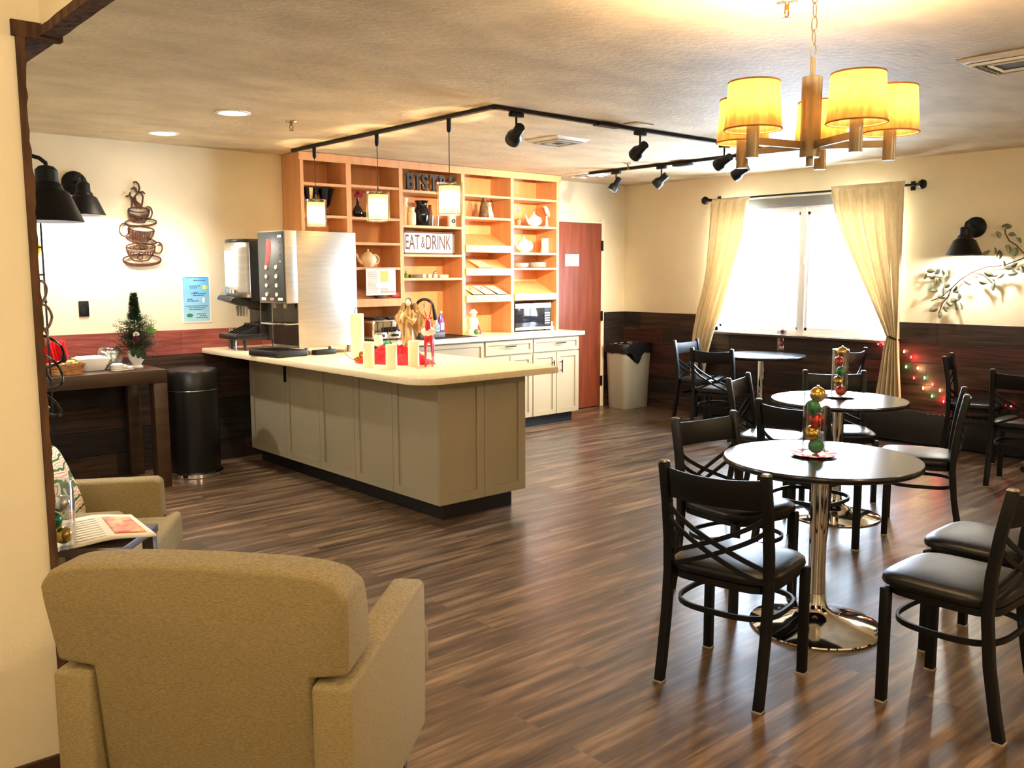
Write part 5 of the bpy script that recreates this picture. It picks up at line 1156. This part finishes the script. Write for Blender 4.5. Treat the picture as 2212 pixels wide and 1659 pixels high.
# ================================================================ CROSS BACK CHAIRS
def chair_proto():
    t = thing('cross_back_chair', '', 'chair', (0, 0, 0), 0, 'black metal cross back chairs at the bistro tables')
    bl = M['black']
    post = [(-.245, 0), (-.225, .10), (-.20, .25), (-.185, .42), (-.19, .55), (-.21, .70), (-.238, .845)]
    for s in (-1, 1):
        y = s * .198
        MB().ribbon([(x, y, z) for x, z in post], .034, .034, up=(1, 0, 0)).build('rear_post', bl, t, bevel=.004)
        MB().pad(.016, .016, [(1, 0), (1.1, .004), (.7, .010)], (-.238, y, .845), ex=4, seg=16).build('post_cap', M['nickel'], t)
        MB().box(.142, s * .198 - .017, 0, .176, s * .198 + .017, .425).build('front_leg', bl, t, bevel=.004)
        for x, z in ((-.245, 0), (.159, 0)):
            pass
    mb = MB(); n = 14
    def back(y, z):                     # curved back surface
        x0 = [(.42, -.185), (.55, -.19), (.70, -.21), (.845, -.238)]
        for (z0, xa), (z1, xb) in zip(x0[:-1], x0[1:]):
            if z <= z1 or z1 == .845:
                x = xa + (xb - xa) * (z - z0) / (z1 - z0); break
        return Vector((x - .035 * (1 - (y / .198) ** 2), y, z))
    vs = []; fs = []
    for i in range(n + 1):
        y = -.19 + .38 * i / n
        for z, dx in ((.715, 0), (.83, 0), (.83, .014), (.715, .014)): p = back(y, z - .012 * (1 - (y / .19) ** 2) * (1 if z > .8 else .3)); vs.append((p.x + dx - .004, p.y, p.z))
    for i in range(n):
        for k in range(4): fs.append((4 * i + k, 4 * i + (k + 1) % 4, 4 * i + 4 + (k + 1) % 4, 4 * i + 4 + k))
    fs += [(3, 2, 1, 0), (4 * n, 4 * n + 1, 4 * n + 2, 4 * n + 3)]
    MB().add(vs, fs).build('top_rail', bl, t, bevel=.003)
    for s in (-1, 1):
        for off in (0, .05):
            pts = []
            for i in range(13):
                u = i / 12; y = s * (-.185 + .37 * u); z = .685 - off - (.185) * (u ** .8) + .0
                p = back(y, z); pts.append((p.x + (.004 if s > 0 else -.008), p.y, p.z))
            MB().ribbon(pts, .008, .017, up=(0, 0, 1)).build('cross_slat', bl, t)
    # seat frame, cushion, ring
    MB().pad(.195, .20, [(1, .405), (1, .43)], (-.012, 0, 0), ex=5, seg=40).build('seat_frame', bl, t)
    MB().pad(.21, .215, [(.90, .4305), (.985, .436), (1.0, .447), (.985, .462), (.93, .472), (.8, .479), (.5, .484), (.2, .486)], (.0, 0, 0), ex=4.5, seg=52).build('seat', M['vinylseat'], t)
    ring = []
    for i in range(40):
        a = 2 * PI * i / 40; c, s = math.cos(a), math.sin(a); ex = 3.0; rr = (abs(c) ** ex + abs(s) ** ex) ** (-1 / ex); ring.append((-.018 + .185 * rr * c, .196 * rr * s, .305))
    MB().ribbon(ring, .010, .02, closed=True).build('foot_ring', bl, t)
    for x, y in ((-.245, .198), (-.245, -.198), (.159, .198), (.159, -.198)): MB().box(x - .018, y - .018, -.0005, x + .018, y + .018, .006).build('foot_glide', M['grey_plastic'], t)
    return t
cp = chair_proto()
CH = [((2.853, 1.934), 9.7, 'black cross back chair nearest the camera, left of the nearest table'),
      ((3.56, 2.42), 262, 'black cross back chair on the far left side of the nearest table, tucked under'),
      ((3.249, 1.292), 89.8, 'black cross back chair in the right foreground with a large shiny seat'),
      ((3.80, 1.39), 91, 'black cross back chair at the right edge just behind the large foreground one'),
      ((5.32, 2.38), 114, 'black cross back chair on the right side of the middle table'),
      ((4.50, 2.60), 2, 'black cross back chair between the nearest and middle tables, back behind the bauble glass'),
      ((5.20, 3.30), 286, 'black cross back chair on the left side of the middle table, seen sideways'),
      ((5.72, 3.10), 221, 'black cross back chair on the window side of the middle table facing us'),
      ((7.05, 5.02), 10, 'black cross back chair left of the farthest table with its back to us'),
      ((7.58, 5.62), 272, 'black cross back chair farthest away in front of the left curtain'),
      ((7.72, 4.30), 95, 'black cross back chair half hidden behind the glass cylinder on the middle table'),
      ((7.80, 3.02), 285, 'black cross back chair in front of the string lights on the dark wainscot'),
      ((7.05, 2.37), 8, 'black cross back chair at the right edge with its back to us')]
for i, (xy, a, lb) in enumerate(CH): place(cp, i > 0, (xy[0], xy[1], .0006), math.radians(a), lb)
# ================================================================ CHANDELIER
hub = AT(1752, 250, D=3.2)
ch = thing('chandelier', 'brushed nickel chandelier with five glowing linen drum shades hanging on a chain', 'chandelier', (hub.x, hub.y, 1.98))
hz0, hz1 = 1.935, 2.205
MB().lathe([(0, hz0 - .03), (.012, hz0 - .03), (.012, hz0), (.034, hz0), (.034, hz1), (0, hz1)], 28, (hub.x, hub.y, 0)).build('hub_tube', M['nickel'], ch, world=True)
MB().cyl((hub.x, hub.y, hz1), (hub.x, hub.y, hz1 + .065), .009, 12).build('stem', M['nickel'], ch, world=True)
mb = MB(); z = hz1 + .062; k = 0
while z < CZ - .04:
    L2 = .026
    ring = [(0, 0, 0)] * 0
    for i in range(16):
        a = 2 * PI * i / 16; u_ = .010 * math.cos(a); w_ = L2 * math.sin(a); ring.append((hub.x + (u_ if k % 2 else 0), hub.y + (0 if k % 2 else u_), z + L2 + w_ - .003))
    mb.tube(ring, .0022, 6, True); z += 2 * L2 - .007; k += 1
mb.build('chain', M['nickel'], ch, world=True)
MB().lathe([(.06, CZ - .001), (.06, CZ - .012), (.03, CZ - .035), (.008, CZ - .04)], 28, (hub.x, hub.y, 0)).build('ceiling_canopy', M['nickel'], ch, world=True)
Rr = .262
base = math.atan2(-0.66, .75); STM = mat('shade_trim', (150, 104, 56), .8)
for k in range(5):
    a = math.radians([64, 136, 208, 284, 352][k]) + base
    d = Vector((math.cos(a), math.sin(a), 0)); c = Vector((hub.x, hub.y, 0)) + d * Rr; za = 1.975
    MB().bar(Vector((hub.x, hub.y, za)) + d * .03, c + Vector((0, 0, za)), .012, .024).build('arm', M['nickel'], ch, world=True)
    MB().lathe([(.021, 1.92), (.021, 2.022), (.012, 2.027), (.012, 2.042)], 20, (c.x, c.y, 0)).build('socket_cup', M['nickel'], ch, world=True)
    mb = MB(); mb.open = True; zs, ze = 2.010, 2.165
    s_ = mb.lathe([(.093, zs), (.082, ze)], 44, (c.x, c.y, 0)).build('lamp_shade', M['shade'], ch, world=True, solid=.0015)
    MB().tube([(c.x + .0935 * math.cos(t), c.y + .0935 * math.sin(t), zs + .002) for t in [2 * PI * i / 40 for i in range(40)]], .003, 6, True).build('shade_trim', STM, ch, world=True)
    MB().tube([(c.x + .0825 * math.cos(t), c.y + .0825 * math.sin(t), ze - .002) for t in [2 * PI * i / 40 for i in range(40)]], .003, 6, True).build('shade_trim', STM, ch, world=True)
    MB().lathe([(.008, 2.042), (.02, 2.067), (.024, 2.092), (.016, 2.117), (0, 2.125)], 14, (c.x, c.y, 0)).build('bulb', M['bulb'], ch, world=True)
    light('POINT', (c.x, c.y, 2.137), 4.4, WARM, shadow_soft_size=.03)
# ================================================================ TRACK LIGHTS
TX, TY, TX2 = 3.62, 4.27, 6.70
tk = thing('ceiling_track', 'black L shaped ceiling light track with its third leg over the back worktop', 'light track', (5, TY, CZ))
for a, b in (((TX, TY - .018, 0), (TX, 6.80, 0)), ((TX - .018, TY, 0), (TX2 + .018, TY + .02, 0)), ((TX2, TY, 0), (TX2, 6.62, 0))):
    MB().bar((a[0], a[1], CZ - .0125), (b[0], b[1], CZ - .0125), .034, .022).build('track_rail', M['black'], tk, world=True)
p = AT(1480, 348, Z=CZ); MB().box(TX2 - .05, p.y - .09, CZ - .045, TX2 + .03, p.y + .09, CZ - .024).build('power_feed', M['black'], tk, bevel=.004, world=True)
p = AT(1300, 268, Z=CZ); MB().box(p.x - .12, TY - .03, CZ - .028, p.x + .10, TY + .035, CZ - .012).build('connector', M['black'], tk, world=True)
def head(px_, py, leg, label, aim, power, scale=1.):
    q = AT(px_, py, Z=CZ - .03); x, y = (TX2, q.y) if leg == 'y' else (q.x, TY + .01)
    t = thing('track_spotlight', label, 'spotlight', (x, y, CZ - .0245), 0, 'black track spotlights')
    MB().box(-.05 if leg != 'y' else -.018, -.018 if leg != 'y' else -.05, -.026, .05 if leg != 'y' else .018, .018 if leg != 'y' else .05, 0).build('adapter', M['black'], t, bevel=.003)
    MB().cyl((0, 0, -.10), (0, 0, -.02), .007, 10).build('stem', M['black'], t)
    d = (Vector(aim) - Vector((x, y, CZ - .12))).normalized(); c = Vector((0, 0, -.125)); Mx = d.to_track_quat('Z', 'Y').to_matrix().to_4x4()
    mb = MB(); prof = [(0, -.07), (.03, -.07), (.032, -.06), (.032, 0), (.047, .02), (.05, .035), (.05, .075), (.044, .075), (.044, .04), (.03, .03), (0, .028)]
    mb.lathe(prof, 26, c, Mx); mb.build('lamp_can', M['black'], t)
    MB().lathe([(0, .0), (.04, 0), (.042, .006), (0, .008)], 22, c + d * .048, Mx).build('lens', M['can'] if power > 0 else M['glass'], t)
    if power > 0:
        light('SPOT', Vector((x, y, CZ - .0245)) + c + d * .085, power, WARM2, spot_size=math.radians(62), spot_blend=.5, shadow_soft_size=.025, aim=aim)
head(1128, 243, 'x', 'black track spotlight leftmost on the long track, hanging near its corner', (4.75, 6.9, 1.1), 14)
head(1378, 287, 'x', 'black track spotlight in the middle of the long track', (5.9, 6.9, 1.3), 90)
head(1556, 315, 'x', 'black track spotlight rightmost on the long track beside the chandelier', (6.4, 6.9, 1.4), 90)
head(1585, 338, 'y', 'black track spotlight nearest the chandelier on the far track', (6.4, 6.9, 1.3), 26)
head(1410, 358, 'y', 'black track spotlight second from the left on the far track', (6.2, 6.9, 1.2), 22)
head(1326, 371, 'y', 'black track spotlight leftmost on the far track', (5.9, 6.6, 1.0), 18)
# pendants
def pend(y, label):
    t = thing('pendant_lamp', label, 'pendant lamp', (TX, y, CZ - .0245), 0, 'pendant lamps over the counter')
    z = 0
    MB().lathe([(0, 0), (.015, 0), (.015, -.07), (.009, -.085), (0, -.085)], 16).build('track_adapter', M['black'], t)
    MB().cyl((0, 0, -.085), (0, 0, -.375), .0028, 8).build('cord', M['bronze'], t)
    MB().lathe([(.004, -.36), (.008, -.385), (.026, -.40), (.028, -.405), (0, -.405)], 20).build('cap', M['nickel'], t)
    mb = MB(); mb.open = True; mb.lathe([(.068, -.605), (.068, -.42)], 40).build('linen_shade', M['pshade'], t, solid=.0012)
    MB().tube([(.069 * math.cos(a), .069 * math.sin(a), -.603) for a in [2 * PI * i / 36 for i in range(36)]], .0035, 6, True).build('shade_trim', STM, t)
    MB().tube([(.069 * math.cos(a), .069 * math.sin(a), -.422) for a in [2 * PI * i / 36 for i in range(36)]], .0025, 6, True).build('shade_trim', STM, t)
    mb = MB(); mb.open = True; mb.lathe([(.084, -.612), (.084, -.402), (.02, -.400)], 40).build('glass_sleeve', M['tglass'], t)
    MB().cyl((0, 0, -.405), (0, 0, -.455), .014, 12).build('socket', M['nickel'], t)
    MB().ball((0, 0, -.49), .028, 14, (1, 1, 1.2)).build('bulb', M['bulb'], t)
    light('POINT', (TX, y, CZ - .0245 - .53), 20, WARM2, shadow_soft_size=.025)
M['pshade'] = mat('cream_linen_shade', (252, 244, 222), .9, var=.05, scale=40); translucent(M['pshade'], .85, (255, 240, 205))
pend(6.45, 'leftmost and smallest looking pendant lamp with a glass sleeved linen shade over the counter')
pend(5.56, 'middle pendant lamp with a glass sleeved linen shade over the counter')
pend(4.72, 'rightmost and largest looking pendant lamp over the counter, in front of the BISTRO letters')
# recessed downlights
for px_, py, lb in ((503, 243, 'round recessed ceiling light nearer the counter pendants'), (352, 287, 'round recessed ceiling light above the back wall, left of the other one')):
    q = AT(px_, py, Z=CZ); t = thing('recessed_light', lb, 'ceiling light', (q.x, q.y, CZ), 0, 'recessed ceiling lights')
    mb = MB(); mb.open = True; mb.lathe([(.086, -.001), (.11, -.001), (.108, -.006), (.086, -.008)], 40).build('trim_ring', M['white'], t)
    MB().lathe([(0, -.004), (.084, -.004), (.084, -.002), (0, -.002)], 40).build('lens', M['can'], t)
    light('SPOT', (q.x, q.y, CZ - .02), 26, SOFT, spot_size=math.radians(120), spot_blend=.8, shadow_soft_size=.08, aim=(q.x, q.y, 0))
# vents, sprinklers, smoke patch
def vent(px_, py, label, s=.30, rz=0):
    q = AT(px_, py, Z=CZ); t = thing('ceiling_vent', label, 'air vent', (q.x, q.y, CZ), rz, 'ceiling air vents')
    h_ = s / 2; mb = MB()
    mb.hexa([(-h_, -h_, -.001), (-h_ + .03, -h_ + .03, -.02), (-h_, h_, -.001), (-h_ + .03, h_ - .03, -.02), (h_, -h_, -.001), (h_ - .03, -h_ + .03, -.02), (h_, h_, -.001), (h_ - .03, h_ - .03, -.02)]).build('frame', M['white'], t)
    for k in range(3):
        r = h_ - .05 - k * .03
        if r > .02:
            mb = MB()
            for (a, b) in (((-r, -r), (r, -r)), ((r, -r), (r, r)), ((r, r), (-r, r)), ((-r, r), (-r, -r))): mb.bar((a[0], a[1], -.026), (b[0], b[1], -.026), .004, .012)
            mb.build('louver', M['grey_plastic'] if k % 2 else M['white'], t)
    MB().box(-h_ + .035, -h_ + .035, -.0208, h_ - .035, h_ - .035, -.0202).build('duct_opening', M['dark'], t)
vent(1205, 302, 'square ceiling air vent above the counter, below the long track', .36)
vent(1268, 376, 'square ceiling air vent near the top right corner of the shelving', .34)
vent(2200, 128, 'square ceiling air vent at the upper right edge', .42)
for px_, py, lb in ((629, 262, 'brass ceiling sprinkler right of the recessed lights'), (1357, 352, 'brass ceiling sprinkler beside the far track'), (1700, 5, 'brass ceiling sprinkler at the top edge near the chandelier chain')):
    q = AT(px_, py, Z=CZ); t = thing('sprinkler', lb, 'sprinkler', (q.x, q.y, CZ), 0, 'ceiling sprinklers')
    MB().lathe([(.04, -.001), (.038, -.006), (.02, -.01), (0, -.01)], 24).build('escutcheon', M['silver'], t)
    MB().cyl((0, 0, -.01), (0, 0, -.03), .009, 12).tube([(-.012, 0, -.03), (-.012, 0, -.045), (0, 0, -.058)], .003, 6).tube([(.012, 0, -.03), (.012, 0, -.045), (0, 0, -.058)], .003, 6).lathe([(0, -.056), (.017, -.058), (.017, -.061), (0, -.061)], 16).build('head', mat('brass', (150, 112, 60), .35, metal=1) if 'brass' not in bpy.data.materials else bpy.data.materials['brass'], t)
q = AT(1380, 268, Z=CZ); single(MB().box(-.09, -.06, -.008, .09, .06, 0), 'access_plate', M['ceil'], 'thin painted access plate on the ceiling behind the long track', 'plate', (q.x, q.y, CZ - .0005), bevel=.002)
# ================================================================ unseen ceiling lamps added behind the viewer to light foreground, walls and ceiling
LL = {-.6: 'the left rear', 2.6: 'the centre rear', 5.4: 'the right rear', -.3: 'the left side'}
for x, y, pw in ((-.6, -.6, 18), (2.6, -.9, 22), (5.4, -.4, 24), (-.3, 1.6, 7)):
    t = thing('added_ceiling_light', 'unseen opal ceiling dome added to light the room from %s' % {(-.6): 'the left rear', 2.6: 'the centre rear', 5.4: 'the right rear', -.3: 'the left side'}[x], 'ceiling light', (x, y, CZ), 0, 'added lounge ceiling lights')
    mb = MB(); mb.open = True; mb.lathe([(.15, -.001), (.16, -.001), (.16, -.03), (.15, -.03)], 30).build('trim_ring', M['nickel'], t)
    MB().lathe([(.14, -.02), (.13, -.05), (.09, -.075), (0, -.085)], 30).build('diffuser', M['can'], t)
    light('POINT', (x, y, CZ - .22), pw, (1, .78, .46), shadow_soft_size=.12)
